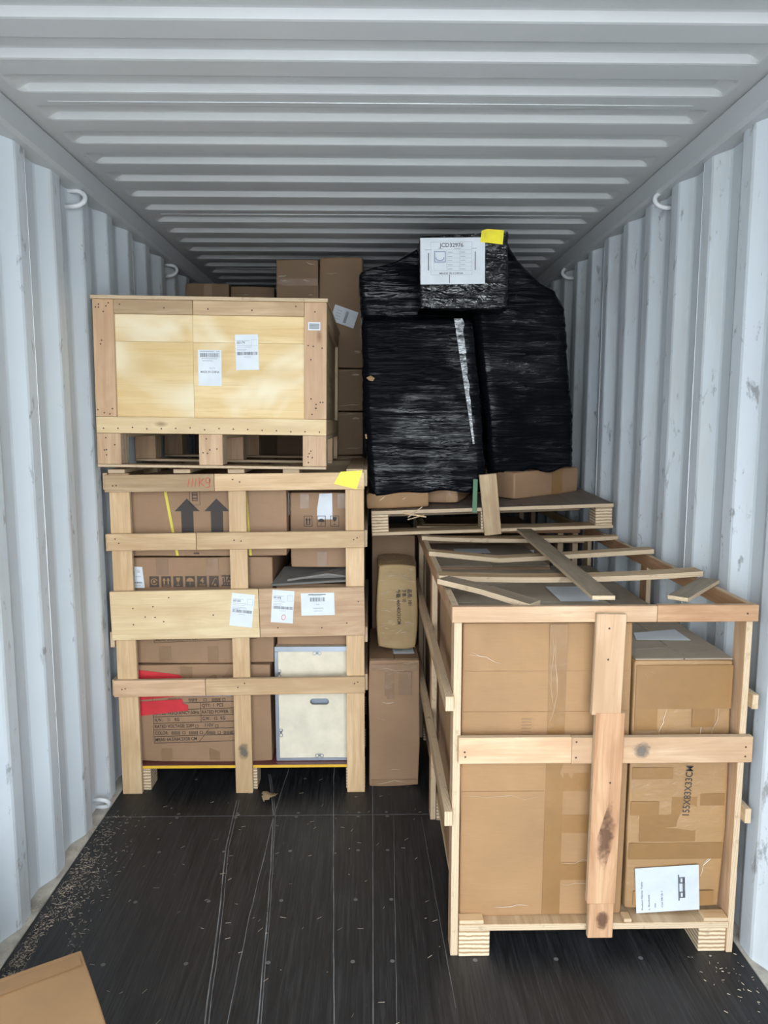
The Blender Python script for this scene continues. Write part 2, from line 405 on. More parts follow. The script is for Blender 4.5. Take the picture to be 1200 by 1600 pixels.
def sheet(name, parent, fr, pts, mat, lift=0.0004, thick=0.0006, label=None):
    """thin flat piece (paper, tape): an outline with its own thickness"""
    a = sum(pts[i][0] * pts[(i + 1) % len(pts)][1] - pts[(i + 1) % len(pts)][0] * pts[i][1] for i in range(len(pts)))
    if a < 0: pts = pts[::-1]
    n = len(pts); V = [(p[0], p[1], 0) for p in pts] + [(p[0], p[1], thick) for p in pts]
    Fc = [tuple(range(n - 1, -1, -1)), tuple(range(n, 2 * n))] + [(i, (i + 1) % n, n + (i + 1) % n, n + i) for i in range(n)]
    o = link(name, mesh(name, V, Fc, [mat]), parent, fr @ Matrix.Translation((0, 0, lift)))
    if label: o['label'] = label
    return o
def rectp(x0, y0, x1, y1): return [(x0, y0), (x1, y0), (x1, y1), (x0, y1)]
def tube(name, parent, pts, r, mat, n=8):
    V = []; Fc = []; P = [Vector(p) for p in pts]
    for i, p in enumerate(P):
        t = (P[min(i + 1, len(P) - 1)] - P[max(i - 1, 0)]).normalized()
        a = t.orthogonal().normalized() if i == 0 else (pa - t * pa.dot(t)).normalized()
        pa = a; b = t.cross(a)
        for k in range(n): V.append(p + (a * math.cos(2 * math.pi * k / n) + b * math.sin(2 * math.pi * k / n)) * r)
    for i in range(len(P) - 1):
        for k in range(n): Fc.append((i * n + k, i * n + (k + 1) % n, (i + 1) * n + (k + 1) % n, (i + 1) * n + k))
    Fc += [tuple(range(n - 1, -1, -1)), tuple((len(P) - 1) * n + k for k in range(n))]
    return link(name, mesh(name, V, Fc, [mat], smooth=True), parent)
def nails(parent, pts, nrm='y', r=0.0035):
    V = []; Fc = []
    for (x, y, z) in pts:
        b = len(V)
        for k in range(6):
            a = k * math.pi / 3; c, s = r * math.cos(a), r * math.sin(a)
            V.append((x + c, y, z + s) if nrm == 'y' else (x + c, y + s, z))
        Fc.append(tuple(range(b, b + 6)))
    return tag(link('nail_heads', mesh('nail_heads', V, Fc, ['nail']), parent), kind='stuff')
def carton(label, x0, x1, y0, y1, z0, z1, mat='card2', rot=None, r=0.007, amp=0.003, bulge=0.003, group=None, flaps=False, flapmat='cardtop', cat='carton', name='carton', n=6):
    c = Vector(((x0 + x1) / 2, (y0 + y1) / 2, (z0 + z1) / 2))
    V, Fc = roundbox((x1 - x0) / 2, (y1 - y0) / 2, (z1 - z0) / 2, r, n, amp, seed=random.uniform(0, 50), bulge=bulge)
    mt = Matrix.Translation(c)
    if rot: mt = mt @ Euler([R(a) for a in rot]).to_matrix().to_4x4()
    o = tag(link(name, mesh(name, V, Fc, [mat], smooth=True), None, mt), label, cat, group)
    hx, hy, hz = (x1 - x0) / 2, (y1 - y0) / 2, (z1 - z0) / 2
    if flaps:      # two top flaps that meet along the length
        lx = hx >= hy
        for s in (-1, 1):
            b = (-hx + 0.004, hx - 0.004, 0.0015, hy - 0.003) if lx else (0.0015, hx - 0.003, -hy + 0.004, hy - 0.004)
            if s < 0: b = (b[0], b[1], -b[3], -b[2]) if lx else (-b[1], -b[0], b[2], b[3])
            me = mesh('flap', boxv(b[0], b[1], b[2], b[3], hz + bulge * 0.5, hz + bulge * 0.5 + 0.004), BOXF, [flapmat]); bevel_mesh(me, 0.001)
            link('flap', me, o, mt)
    o['h'] = (hx, hy, hz); return o
def face(o, side='front', lift=0.0):
    """frame on a carton face: origin at the face centre, u to the right, v up (or away for the top)"""
    hx, hy, hz = o['h']; w = WM[o]
    if side == 'front': return w @ frame((0, -hy - lift, 0), FX, FZ)
    if side == 'top': return w @ frame((0, 0, hz + lift), FX, FY)
    if side == 'right': return w @ frame((hx + lift, 0, 0), FY, FZ)
    if side == 'left': return w @ frame((-hx - lift, 0, 0), (0, -1, 0), FZ)
def tape(o, side, rects, mat='tape', lift=0.0035, name='packing_tape'):
    for rc in rects: sheet(name, o, face(o, side), rectp(*rc), mat, lift=lift, thick=0.0004)
def ship_label(parent, fr, w, h, num=None, seed=1, qr=True, name='paper_label'):
    """white shipping label: fr origin at its lower-left corner; returns the sheet"""
    s = sheet(name, parent, fr, rectp(0, 0, w, h), 'paper')
    p = Print(); rg = random.Random(seed)
    p.barcode(0.08 * w, 0.42 * h, 0.95 * w, 0.51 * h, seed)
    if num: p.text(num, 0.07 * w, 0.74 * h, 0.065 * h)
    p.build('printing', s, 'ink', fr, 0.0014)
    q = Print()
    for v in (0.82, 0.69, 0.64, 0.57, 0.535):
        q.rect(0.07 * w, v * h, (0.07 + rg.uniform(0.35, 0.8)) * w, (v + 0.014) * h)
    q.rect(0.35 * w, 0.36 * h, 0.65 * w, 0.375 * h); q.frame(0.7 * w, 0.68 * h, 0.95 * w, 0.86 * h, 0.006 * w + 0.0006)
    q.build('fine_print', s, 'inkl', fr, 0.0012)
    return s

# ================================================================== THE CONTAINER
XL, XR, Y0, Y1, ZC = -1.195, 1.170, DOOR_Y, 11.9, 2.70
def corrugated_wall(name, xin, sgn, phase, z1):
    pts = []; k = int((Y0 - phase) / 0.278) - 1; D = 0.036; rr = 0.006
    while True:
        y = phase + k * 0.278
        if y > Y1: break
        for yy, d in ((y, 0), (y + 0.072, 0), (y + 0.140, D), (y + 0.210, D)): pts.append((yy, d))
        k += 1
    P = []
    for i, (yy, d) in enumerate(pts):     # soften every bend
        if 0 < i < len(pts) - 1:
            for t in (-1, 1):
                q = pts[i + t]; L = math.hypot(q[0] - yy, q[1] - d); P.append((yy + (q[0] - yy) * rr / L, d + (q[1] - d) * rr / L))
        else: P.append((yy, d))
    P = [p for p in P if Y0 - 0.1 < p[0] < Y1 + 0.1]
    V = []; Fc = []
    for (yy, d) in P:
        x = xin + sgn * d; V += [(x, yy, -0.03), (x, yy, z1), (x + sgn * 0.003, yy, -0.03), (x + sgn * 0.003, yy, z1)]
    for i in range(len(P) - 1):
        a, b = i * 4, i * 4 + 4
        f1, f2 = (a, b, b + 1, a + 1), (a + 2, a + 3, b + 3, b + 2)
        Fc += [f1, f2] if sgn < 0 else [f1[::-1], f2[::-1]]
    return tag(link(name, mesh(name, V, Fc, ['wall'])), kind='structure')
PHL, PHR = 2.530, 2.351
wl = corrugated_wall('wall_left', XL, -1, PHL, 2.62)
wr = corrugated_wall('wall_right', XR, 1, PHR, 2.62)
for par, xin, sg, ph, ks in ((wl, XL, 1, PHL, (0, 4, 8)), (wr, XR, -1, PHR, (-3, 1, 5))):
    for k in ks:
        yy = ph + k * 0.278 + 0.066
        tube('weld_seam', par, [(xin, yy, 0.0), (xin + sg * 0.0005, yy, 1.3), (xin, yy, 2.6)], 0.0011, 'weld', 6)
tag(plainbox('wall_back', None, -1.24, 1.22, Y1, Y1 + 0.04, -0.03, 2.75, 'wall', bev=0), kind='structure')

# roof: shallow pressed recesses across the width with rounded ends
def roof():
    per, dep = 0.208, 0.022; yc0 = 1.975            # centre of a recess's far slope
    xs = [-1.20, -1.15, -1.115]
    for i in range(7): xs.append(-1.115 + 0.05 * (i + 1) / 7)
    xs += [-0.7, -0.25, 0.25, 0.7]
    for i in range(7): xs.append(1.045 + 0.05 * i / 7)
    xs += [1.095, 1.13, 1.18]
    prof = [(-0.107, 0.0), (-0.098, 0.12), (-0.086, 0.88), (-0.078, 1.0), (-0.016, 1.0), (-0.008, 0.93), (0.007, 0.07), (0.015, 0.0), (0.055, 0.0)]
    k0 = int((Y0 - yc0) / per) - 1; ys = []
    k = k0
    while yc0 + k * per < Y1:
        for d, h in prof: ys.append((yc0 + k * per + d, h))
        k += 1
    ys = [q for q in ys if q[0] > Y0 - 0.05]
    def m(x):
        e = min(max((x + 1.115) / 0.05, 0), 1) * min(max((1.095 - x) / 0.05, 0), 1)
        return e * e * (3 - 2 * e)
    V = []; Fc = []; n = len(xs)
    for y, h in ys:
        for x in xs: V.append((x, y, ZC + dep * h * m(x)))
    for j in range(len(ys) - 1):
        for i in range(n - 1):
            a = j * n + i; Fc.append((a, a + n, a + n + 1, a + 1))
    o = tag(link('ceiling', mesh('ceiling', V, Fc, ['roof'], smooth=False)), kind='structure')
    for i, yw in enumerate((2.462, 3.71, 4.96)):
        tube('weld_seam', o, [(-1.05, yw, ZC - 0.001), (0.0, yw - 0.004, ZC - 0.0015), (1.02, yw, ZC - 0.001)], 0.0012, 'weld', 6)
    return o
roof()
tag(plainbox('roof_cover', None, -1.26, 1.24, Y0, Y1, 2.74, 2.745, 'roof', bev=0), kind='structure')
for i, (a, b) in enumerate(((-1.245, -1.158), (1.136, 1.22))):
    tag(plainbox('trim_%d' % (i + 1), None, a, b, Y0, Y1, 2.605, 2.702, 'rail', bev=0.012), kind='structure')
for i, (a, b) in enumerate(((-1.26, -1.176), (1.160, 1.24))):
    tag(plainbox('trim_%d' % (i + 3), None, a, b, Y0, Y1, -0.04, 0.006, 'ledge', bev=0.003), kind='structure')
# lashing rings welded to rail and ledge
def ring(par, x, y, z, s, up=-1, k=0.044):
    pts = []
    for i in range(13):
        a = math.pi * i / 12
        pts.append((x + s * k * math.sin(a), y + 0.012 * math.cos(a), z + up * 0.038 * (1 - math.cos(a)) * (k / 0.050)))
    pts = [(x - s * 0.04, pts[0][1], pts[0][2])] + pts + [(x - s * 0.04, pts[-1][1], pts[-1][2])]
    return tube('lashing_ring', par, pts, 0.0095, 'ring', 8)
for y in (3.02, 4.38): ring(wl, -1.200, y, 2.60, 1)
for y in (3.05, 4.48): ring(wr, 1.175, y, 2.615, -1)
ring(wl, -1.20, 3.00, 0.012, 1, 1, 0.030); ring(wr, 1.178, 2.27, 0.12, -1, 1, 0.030)

# floor: coated plywood panels over a base
fl = tag(plainbox('floor', None, -1.176, 1.160, Y0, Y1, -0.05, -0.0015, 'gap', bev=0), kind='structure')
ycuts = [Y0, 0.55, 2.95, 5.35, 7.75, 10.15, Y1]
for i in range(len(ycuts) - 1):
    for (a, b) in ((-1.175, -0.021), (-0.018, 1.159)):
        plainbox('floor_panel', fl, a, b, ycuts[i] + 0.0025, ycuts[i + 1] - 0.0025, -0.02, 0.0, 'floor', bev=0.001)
for y in (1.79, 2.088, 2.386, 2.686, 2.936, 2.968, 3.275):
    for x in (-0.86, -0.605, -0.345, -0.08, 0.042, 0.30, 0.562, 0.83):
        p = Print(); p.disc(0, 0, 0.0075, 12); p.build('floor_screw', fl, 'screw', frame((x + random.uniform(-.004, .004), y, 0.0), FX, FY), 0.0005)
def scratch(pts, w):
    P = []
    for i in range(len(pts) - 1):
        for t in range(6):
            f = t / 6; P.append((pts[i][0] * (1 - f) + pts[i + 1][0] * f, pts[i][1] * (1 - f) + pts[i + 1][1] * f))
    P.append(pts[-1]); V = []; Fc = []
    for i, (x, y) in enumerate(P):
        ww = w * (0.6 + 0.5 * random.random()); xx = x + 0.003 * noise.noise(Vector((x * 9, y * 9, 3)))
        V += [(xx - ww / 2, y, 0.0006), (xx + ww / 2, y, 0.0006)]
    for i in range(len(P) - 1): Fc.append((2 * i, 2 * i + 1, 2 * i + 3, 2 * i + 2))
    link('scratch_mark', mesh('scratch_mark', V, Fc, ['scratch']), fl)
S1 = [(-0.46, 1.5), (-0.494, 1.857), (-0.549, 2.313), (-0.606, 2.711), (-0.614, 2.837), (-0.63, 3.082)]
scratch(S1, 0.0045); scratch([(x + 0.011, y) for x, y in S1], 0.0028)
scratch([(-0.42, 1.5), (-0.431, 1.856), (-0.444, 2.311), (-0.444, 2.687), (-0.447, 2.92), (-0.431, 3.35), (-0.43, 3.6)], 0.0035)
S3 = [(-0.31, 1.5), (-0.345, 1.855), (-0.39, 2.395), (-0.447, 2.946), (-0.52, 3.32)]
scratch(S3, 0.0045); scratch([(x + 0.008, y) for x, y in S3], 0.0025)
scratch([(-0.12, 1.5), (-0.129, 1.851), (-0.155, 2.306), (-0.189, 2.941), (-0.207, 3.347), (-0.21, 3.7)], 0.0035)
scratch([(0.047, 1.5), (0.047, 1.848), (0.057, 2.303), (0.071, 2.937)], 0.0018)
scratch([(0.22, 1.9), (0.205, 2.4), (0.19, 2.93)], 0.0018)
tag(plainbox('ground', None, -30, 30, -60, DOOR_Y - 0.01, -1.3, -1.25, 'concrete', bev=0), kind='structure')

# ================================================================== LOWER LEFT SLATTED CRATE
c1 = thing('slatted_crate', 'pale pine slatted crate of stacked goods under the closed plywood crate', 'crate', (-0.61, 3.65, 0))
for a, b in ((-1.160, -1.072), (-0.645, -0.568), (-0.136, -0.055)):
    board('post', c1, a, b, 3.143, 3.165, 0.0, 1.466, 'pine')
T1 = (0, -0.6, 0)
for z0, z1, cut, m1, m2 in ((1.392, 1.466, -0.70, 'tan', 'pine'), (1.136, 1.210, -0.785, 'pine', 'pine'), (0.474, 0.550, -0.765, 'pink', 'pine')):
    zz = (1.466 + 0) * 0
    for a, b, m in ((-1.172, cut - 0.001, m1), (cut + 0.001, -0.053, m2)):
        dz = ((a + b) / 2 + 0.61) * math.tan(R(0.6))
        board('rail', c1, a, b, 3.122, 3.143, z0 + dz, z1 + dz, m, rot=T1)
for a, b, m in ((-1.170, -0.519, 'yband'), (-0.517, -0.053, 'pink')):
    dz = ((a + b) / 2 + 0.61) * math.tan(R(0.9))
    board('wide_rail', c1, a, b, 3.122, 3.143, 0.738 + dz, 0.957 + dz, m, rot=(0, -0.9, 0))
for z0, z1 in ((1.395, 1.468), (1.125, 1.200), (0.690, 0.760), (0.465, 0.540)):
    board('side_slat', c1, -1.186, -1.166, 3.146, 4.18, z0, z1, 'pine')
    board('side_slat', c1, -0.058, -0.041, 3.168, 4.18, z0 + 0.012, z1 + 0.012, 'pine')
    board('back_slat', c1, -1.16, -0.06, 4.16, 4.18, z0, z1, 'tan')
for x in (-1.160, -0.13):
    for y in (3.62, 4.09): board('post', c1, x, x + 0.07, y, y + 0.07, 0.0, 1.466, 'tan')
for a in (-1.155, -0.875, -0.642, -0.405, -0.130): board('top_slat', c1, a, a + 0.072, 3.128, 4.17, 1.468, 1.486, 'tan')
board('deck', c1, -1.15, -0.07, 3.168, 4.15, 0.108, 0.124, 'maroon', 'yedge')
for x in (-1.13, -0.640, -0.142):
    for y in (3.18, 3.60, 4.04): plainbox('foot_block', c1, x, x + 0.088, y, y + 0.10, 0.0, 0.107, 'block')
# tape, hand-written weight, labels
fr = frame((-0.12, 3.121, 1.44), FX, FZ)
sheet('yellow_tape', c1, fr, [(-0.035, 0.034), (0.060, 0.040), (0.034, -0.042), (-0.064, -0.018)], 'yellow', label='torn piece of yellow tape')
p = Print()
for x in (0.0, 0.016, 0.030): p.line((x, 0), (x + 0.006, 0.036), 0.0024)
p.line((0.048, 0), (0.050, 0.040), 0.0024); p.line((0.070, 0.036), (0.050, 0.018), 0.0024); p.line((0.052, 0.018), (0.070, 0.002), 0.0024)
p.ringp(0.086, 0.028, 0.009, 0.011, 0.0024, 12); p.line((0.095, 0.034), (0.092, -0.002), 0.0024); p.line((0.092, -0.002), (0.078, -0.004), 0.0024)
tag(p.build('handwritten_weight', c1, 'redink', frame((-0.812, 3.1195, 1.41), FX, FZ)), 'red handwriting 111KG')
l1 = ship_label(c1, frame((-0.651, 3.1212, 0.796), (1, 0, -0.11), (0.11, 0, 1)), 0.100, 0.148, '00183', 3)
l2 = ship_label(c1, frame((-0.468, 3.1212, 0.810), (1, 0, -0.065), (0.075, 0, 1)), 0.097, 0.146, '00183', 4)
p = Print(); p.ringp(0, 0, 0.008, 0.012, 0.0022, 14); p.build('red_circle', l2, 'redink', frame((-0.411, 3.1195, 0.832), (1, 0, -0.2), (0.2, 0, 1)))
fr = frame((-0.332, 3.1212, 0.838), (1, 0, 0.02), (-0.02, 0, 1)); l3 = sheet('paper_label', c1, fr, rectp(0, 0, 0.147, 0.101), 'paper')
p = Print(); p.barcode(0.040, 0.063, 0.105, 0.081, 8); p.rect(0.033, 0.092, 0.110, 0.0955); p.build('printing', l3, 'ink', fr, 0.0014)
q = Print(); q.rect(0.052, 0.087, 0.092, 0.0895); q.rect(0.066, 0.048, 0.080, 0.051); q.rect(0.052, 0.031, 0.098, 0.034); q.rect(0.056, 0.018, 0.094, 0.021); q.build('fine_print', l3, 'inkl', fr, 0.0012)
np_ = []
for zc in (1.430, 1.172, 0.512):
    for x in (-1.135, -1.12, -0.62, -0.59, -0.10, -0.085): np_.append((x, 3.1205, zc + random.uniform(-0.02, 0.02) + (x + .61) * 0.0105))
for _ in range(16): np_.append((random.uniform(-1.15, -0.07), 3.1205, random.uniform(0.76, 0.93)))
nails(c1, np_)

def stain(par, fr, pts, mat='stain'):
    tag(Print().poly(pts).build('stain', par, mat, fr, 0.0006), 'dark stain')
stain(c1, frame((-0.60, 3.1425, 0.18), FX, FZ), rectp(-0.042, -0.045, 0.030, 0.085))
# cartons in it
o = carton('carton printed with two big dark arrows and yellow straps', -1.100, -0.402, 3.205, 3.86, 1.092, 1.440, 'card2')
f = face(o)  # origin centre (-0.751, z 1.266)
p = Print()
for cx in (-0.089, 0.042):
    p.poly([(cx - 0.056, 0.028), (cx + 0.056, 0.028), (cx, 0.085)]); p.rect(cx - 0.027, -0.075, cx + 0.027, 0.028)
p.build('arrow_print', o, 'brownink', f, 0.0044)
p = Print(); p.frame(-0.077, 0.055, -0.030, 0.125, 0.002); p.rect(-0.065, 0.098, -0.042, 0.104); p.rect(-0.065, 0.083, -0.042, 0.089); p.frame(-0.066, 0.074, -0.041, 0.112, 0.0035); p.rect(-0.066, -0.165, -0.041, -0.158)
p.build('stamp_print', o, 'softink', f, 0.0044)
sheet('strap', o, f, [(-0.197, 0.172), (-0.185, 0.172), (-0.132, -0.172), (-0.144, -0.172)], 'ystrap', 0.0046, 0.0008)
sheet('strap', o, f, [(0.163, 0.172), (0.174, 0.172), (0.193, -0.172), (0.182, -0.172)], 'ystrap', 0.0046, 0.0008)
sheet('paper_label', o, face(o, 'right'), rectp(-0.27, 0.0, -0.20, 0.10), 'paper', 0.004)

o = carton('carton with a row of dark handling symbols above the wide board', -1.102, -0.470, 3.215, 3.85, 0.594, 1.083, 'card2')
f = face(o)  # centre (-0.786, 0.8385)
tape(o, 'front', [(-0.205, 0.165, -0.150, 0.240), (0.02, 0.165, 0.075, 0.240), (0.17, 0.165, 0.22, 0.24), (-0.205, -0.240, -0.150, -0.165), (0.015, -0.240, 0.065, -0.165)], 'tape2')
p = Print(); q = Print(); w = 0.043; hh = 0.050; y0 = 0.110
xs0 = [-0.236 + 0.0535 * i for i in range(6)]
for x in xs0: p.rect(x, y0, x + w, y0 + hh)
p.build('symbol_squares', o, 'softink', f, 0.0044)
X = [x + w / 2 for x in xs0]
q.ringp(X[0], y0 + 0.025, 0.014, 0.014, 0.004, 14, 20, 330); q.disc(X[0], y0 + 0.026, 0.006)
for dx in (-0.009, 0.009): q.poly([(X[1] + dx - 0.008, y0 + 0.030), (X[1] + dx + 0.008, y0 + 0.030), (X[1] + dx, y0 + 0.044)]); q.rect(X[1] + dx - 0.003, y0 + 0.012, X[1] + dx + 0.003, y0 + 0.031)
q.rect(X[1] - 0.016, y0 + 0.004, X[1] + 0.016, y0 + 0.007)
q.poly([(X[2] - 0.009, y0 + 0.044), (X[2] + 0.009, y0 + 0.044), (X[2] + 0.006, y0 + 0.026), (X[2] - 0.006, y0 + 0.026)]); q.rect(X[2] - 0.0015, y0 + 0.010, X[2] + 0.0015, y0 + 0.027); q.rect(X[2] - 0.008, y0 + 0.007, X[2] + 0.008, y0 + 0.010)
q.disc(X[3], y0 + 0.026, 0.017, 12, 0, 180); q.rect(X[3] - 0.001, y0 + 0.008, X[3] + 0.001, y0 + 0.027)
q.text('4', X[4], y0 + 0.019, 0.024, align='c'); q.rect(X[4] - 0.015, y0 + 0.010, X[4] + 0.015, y0 + 0.0125); q.rect(X[4] - 0.015, y0 + 0.004, X[4] + 0.015, y0 + 0.0065)
q.line((X[5] - 0.010, y0 + 0.008), (X[5] + 0.006, y0 + 0.042), 0.0025); q.line((X[5] + 0.006, y0 + 0.042), (X[5] + 0.014, y0 + 0.036), 0.0025); q.rect(X[5] + 0.001, y0 + 0.006, X[5] + 0.010, y0 + 0.014)
q.build('symbol_cutouts', o, 'card', f, 0.0050)
p = Print(); p.text('蓝光', 0.087, 0.118, 0.040); p.line((-0.225, -0.117), (0.24, -0.108), 0.0022); p.line((-0.225, -0.148), (0.24, -0.130), 0.0022); p.line((-0.225, -0.148), (-0.225, -0.10), 0.0022)
p.text('MEAS: 64.5X64.5X50 CM', -0.218, -0.140, 0.015, 0.19, rot=1.5); p.build('carton_lettering', o, 'softink', f, 0.0044)
sl = sheet('paper_label', o, f, [(-0.308, 0.205), (-0.266, 0.203), (-0.258, 0.107), (-0.313, 0.107)], 'paper', 0.004)
p = Print(); p.barcode(-0.308, 0.128, -0.268, 0.135, 5); p.build('printing', sl, 'ink', f, 0.0054)
p = Print(); p.rect(-0.290, 0.186, -0.278, 0.190); p.rect(-0.290, 0.178, -0.276, 0.183); p.rect(-0.300, 0.160, -0.272, 0.162); p.rect(-0.302, 0.118, -0.275, 0.120); p.build('fine_print', sl, 'inkl', f, 0.0054)

o = carton('bottom carton with a printed specification table and red tape', -1.105, -0.486, 3.205, 3.85, 0.126, 0.586, 'card2', amp=0.005)
f = face(o)  # centre (-0.7955, 0.356)
tape(o, 'front', [(-0.20, -0.224, -0.15, -0.165), (0.02, -0.224, 0.07, -0.165), (0.02, 0.11, 0.065, 0.225), (-0.10, 0.10, -0.045, 0.225), (0.09, 0.12, 0.15, 0.225)], 'tape2')
p = Print(); x0, x1, xm = -0.230, 0.150, -0.012
rows = [0.095, 0.058, 0.015, -0.028, -0.066, -0.100, -0.138, -0.176]
rows = [0.050 - 0.0315 * (i - 1) for i in range(8)]
for z in rows[1:]: p.line((x0, z), (x1, z + 0.010), 0.0028)
p.line((x0, rows[-1]), (x0, rows[0] + 0.005), 0.0022); p.line((xm, rows[4] + 0.006), (xm, rows[2] + 0.036), 0.0022)
tx = [('MODEL:', 2, x0, None), ('QTY:  1  PCS', 2, xm, 0.098), ('RATED FREQUENCY:50Hz', 3, x0, 0.205), ('RATED POWER: 12', 3, xm, 0.145), ('N.W.:    11    KG', 4, x0, 0.112), ('G.W.:   12   KG', 4, xm, 0.105), ('RATED VOLTAGE: 220V', 5, x0, 0.180), ('110V', 5, xm + 0.012, 0.038), ('COLOR:', 6, x0, 0.060), ('MEAS: 64.5X64.5X50 CM', 7, x0, 0.190)]
for t, r_, x, w in tx: p.text(t, x + 0.006, rows[r_] + 0.009 + (x - x0) * 0.026, 0.0155, w, rot=1.5)
for (x, r_) in ((-0.040, 5), (0.052, 5), (-0.100, 6), (-0.020, 6), (0.062, 6), (0.125, 6), (-0.115, 1), (0.002, 1), (0.088, 1)): p.frame(x, rows[r_] + 0.011, x + 0.014, rows[r_] + 0.024, 0.0018)
for (x, r_) in ((-0.160, 1), (-0.066, 1), (0.04, 1), (-0.150, 6), (-0.068, 6), (0.012, 6), (0.090, 6)):
    for k in range(3): p.frame(x + 0.014 * k, rows[r_] + 0.010, x + 0.014 * k + 0.011, rows[r_] + 0.024, 0.0022); p.rect(x + 0.014 * k, rows[r_] + 0.016, x + 0.014 * k + 0.011, rows[r_] + 0.018)
p.line((-0.025, -0.135), (0.020, -0.075), 0.002)
p.build('specification_table', o, 'softink', f, 0.0060)
p = Print()
for k in range(5): p.rect(-0.085 + 0.045 * k, 0.085, -0.050 + 0.045 * k, 0.092)
p.build('blue_lettering', o, 'blueink', f, 0.0060)
for pts in ([(-0.305, 0.213), (-0.106, 0.188), (-0.090, 0.176), (-0.106, 0.168), (-0.305, 0.168)], [(-0.305, 0.118), (-0.125, 0.114), (-0.129, 0.084), (-0.305, 0.066)], [(-0.304, 0.060), (-0.095, 0.072), (-0.090, 0.050), (-0.070, 0.044), (-0.068, 0.018), (-0.300, -0.008)]):
    sheet('red_tape', o, f, pts, 'redtape', 0.0066, 0.0006)

# right column of the crate
wb = thing('plywood_box', 'cream plywood box with galvanised metal edges and an oval hand hole', 'box', (-0.275, 3.5, 0.126))
px0, px1, pz0, pz1, pyf = -0.462, -0.085, 0.126, 0.660, 3.205
V = []; Fc = []
# front panel with a real oval hole
hole = []; hc = (-0.263, 0.409); hw, hh = 0.028, 0.0155
for i in range(24):
    a = 2 * math.pi * i / 24; cx = hw if math.cos(a) > 0 else -hw
    hole.append((hc[0] + cx + hh * math.cos(a), hc[1] + hh * math.sin(a)))
outer = []
for i in range(24):
    a = 2 * math.pi * i / 24; dx, dz = math.cos(a), math.sin(a)
    t = min(((px1 - hc[0]) if dx > 0 else (px0 - hc[0])) / dx if abs(dx) > 1e-6 else 9, ((pz1 - hc[1]) if dz > 0 else (pz0 - hc[1])) / dz if abs(dz) > 1e-6 else 9)
    outer.append((hc[0] + dx * t, hc[1] + dz * t))
for cx, cz in ((px1, pz1), (px0, pz1), (px0, pz0), (px1, pz0)):
    j = min(range(24), key=lambda i: (outer[i][0] - cx) ** 2 + (outer[i][1] - cz) ** 2); outer[j] = (cx, cz)
for yy in (pyf, pyf + 0.012):
    for q in hole: V.append((q[0], yy, q[1]))
    for q in outer: V.append((q[0], yy, q[1]))
for i in range(24):
    j = (i + 1) % 24
    Fc += [(i, 24 + i, 24 + j, j)[::-1], (48 + i, 72 + i, 72 + j, 48 + j), (i, j, 48 + j, 48 + i)[::-1], (24 + i, 24 + j, 72 + j, 72 + i)]
me = mesh('front_panel', V, Fc, ['whiteply'])
bm = bmesh.new(); bm.from_mesh(me); bmesh.ops.recalc_face_normals(bm, faces=bm.faces[:]); bm.to_mesh(me); bm.free()
link('front_panel', me, wb)
plainbox('lining', wb, px0 + 0.02, px1 - 0.02, pyf + 0.03, pyf + 0.035, 0.2, 0.6, 'slot')
plainbox('side_panel', wb, px0, px0 + 0.01, pyf + 0.013, 3.80, pz0, pz1, 'whiteply'); plainbox('side_panel', wb, px1 - 0.01, px1, pyf + 0.013, 3.80, pz0, pz1, 'whiteply')
plainbox('lid', wb, px0, px1, pyf, 3.80, pz1, pz1 + 0.010, 'whiteply'); plainbox('back_panel', wb, px0 + 0.011, px1 - 0.011, 3.79, 3.80, pz0, pz1, 'whiteply')
plainbox('metal_edge', wb, px0 - 0.004, px1 + 0.004, pyf - 0.004, pyf + 0.0, pz1 - 0.012, pz1 + 0.012, 'zinc', bev=0.001)
plainbox('metal_edge', wb, px0 - 0.002, px1 + 0.002, pyf - 0.004, pyf, pz0, pz0 + 0.014, 'zinc', bev=0.001)
plainbox('metal_edge', wb, px0 - 0.004, px0 + 0.012, pyf - 0.005, pyf, pz0 + 0.014, pz1 - 0.012, 'zinc', bev=0.001)
plainbox('metal_edge', wb, px0 - 0.004, px0 - 0.001, pyf, pyf + 0.03, pz0, pz1, 'zinc', bev=0.0005)
for (x, z, v) in ((-0.272, 0.640, 0), (-0.266, 0.150, 0), (-0.445, 0.545, 1), (-0.442, 0.262, 1)):
    p = Print()
    for s in (-1, 1): p.ringp(*((s * 0.011, 0) if not v else (0, s * 0.011)), 0.008, 0.008, 0.003, 12)
    p.rect(-0.004, -0.004, 0.004, 0.010)
    p.build('spring_clip', wb, 'zinc', frame((x, pyf, z), FX, FZ), 0.0046)

o = carton('brown carton on the metal-edged box behind the wide board, flaps crushed', -0.455, -0.085, 3.225, 3.80, 0.674, 0.955, 'card2')
for k, (pts, rx) in enumerate((([(-0.475, 3.200, 0.962), (-0.10, 3.195, 0.985), (-0.09, 3.40, 1.010), (-0.44, 3.42, 1.000)], 0), ([(-0.40, 3.205, 0.984), (-0.22, 3.20, 1.012), (-0.09, 3.22, 0.990), (-0.10, 3.36, 1.022)], 0))):
    V = [Vector(q) for q in pts]; V += [q - Vector((0, 0, 0.009)) for q in V]
    link('flap', mesh('flap', V, [(0, 1, 2, 3), (7, 6, 5, 4), (0, 4, 5, 1), (1, 5, 6, 2), (2, 6, 7, 3), (3, 7, 4, 0)], ['cardgrey']), o)
o = carton('small carton with boxed arrows, umbrella and glass icons', -0.392, -0.082, 3.285, 3.78, 1.024, 1.368, 'card2')
f = face(o)  # centre (-0.237, 1.196)
p = Print()
for x in (-0.094, -0.034, 0.027): p.frame(x, 0.017, x + 0.039, 0.067, 0.0025)
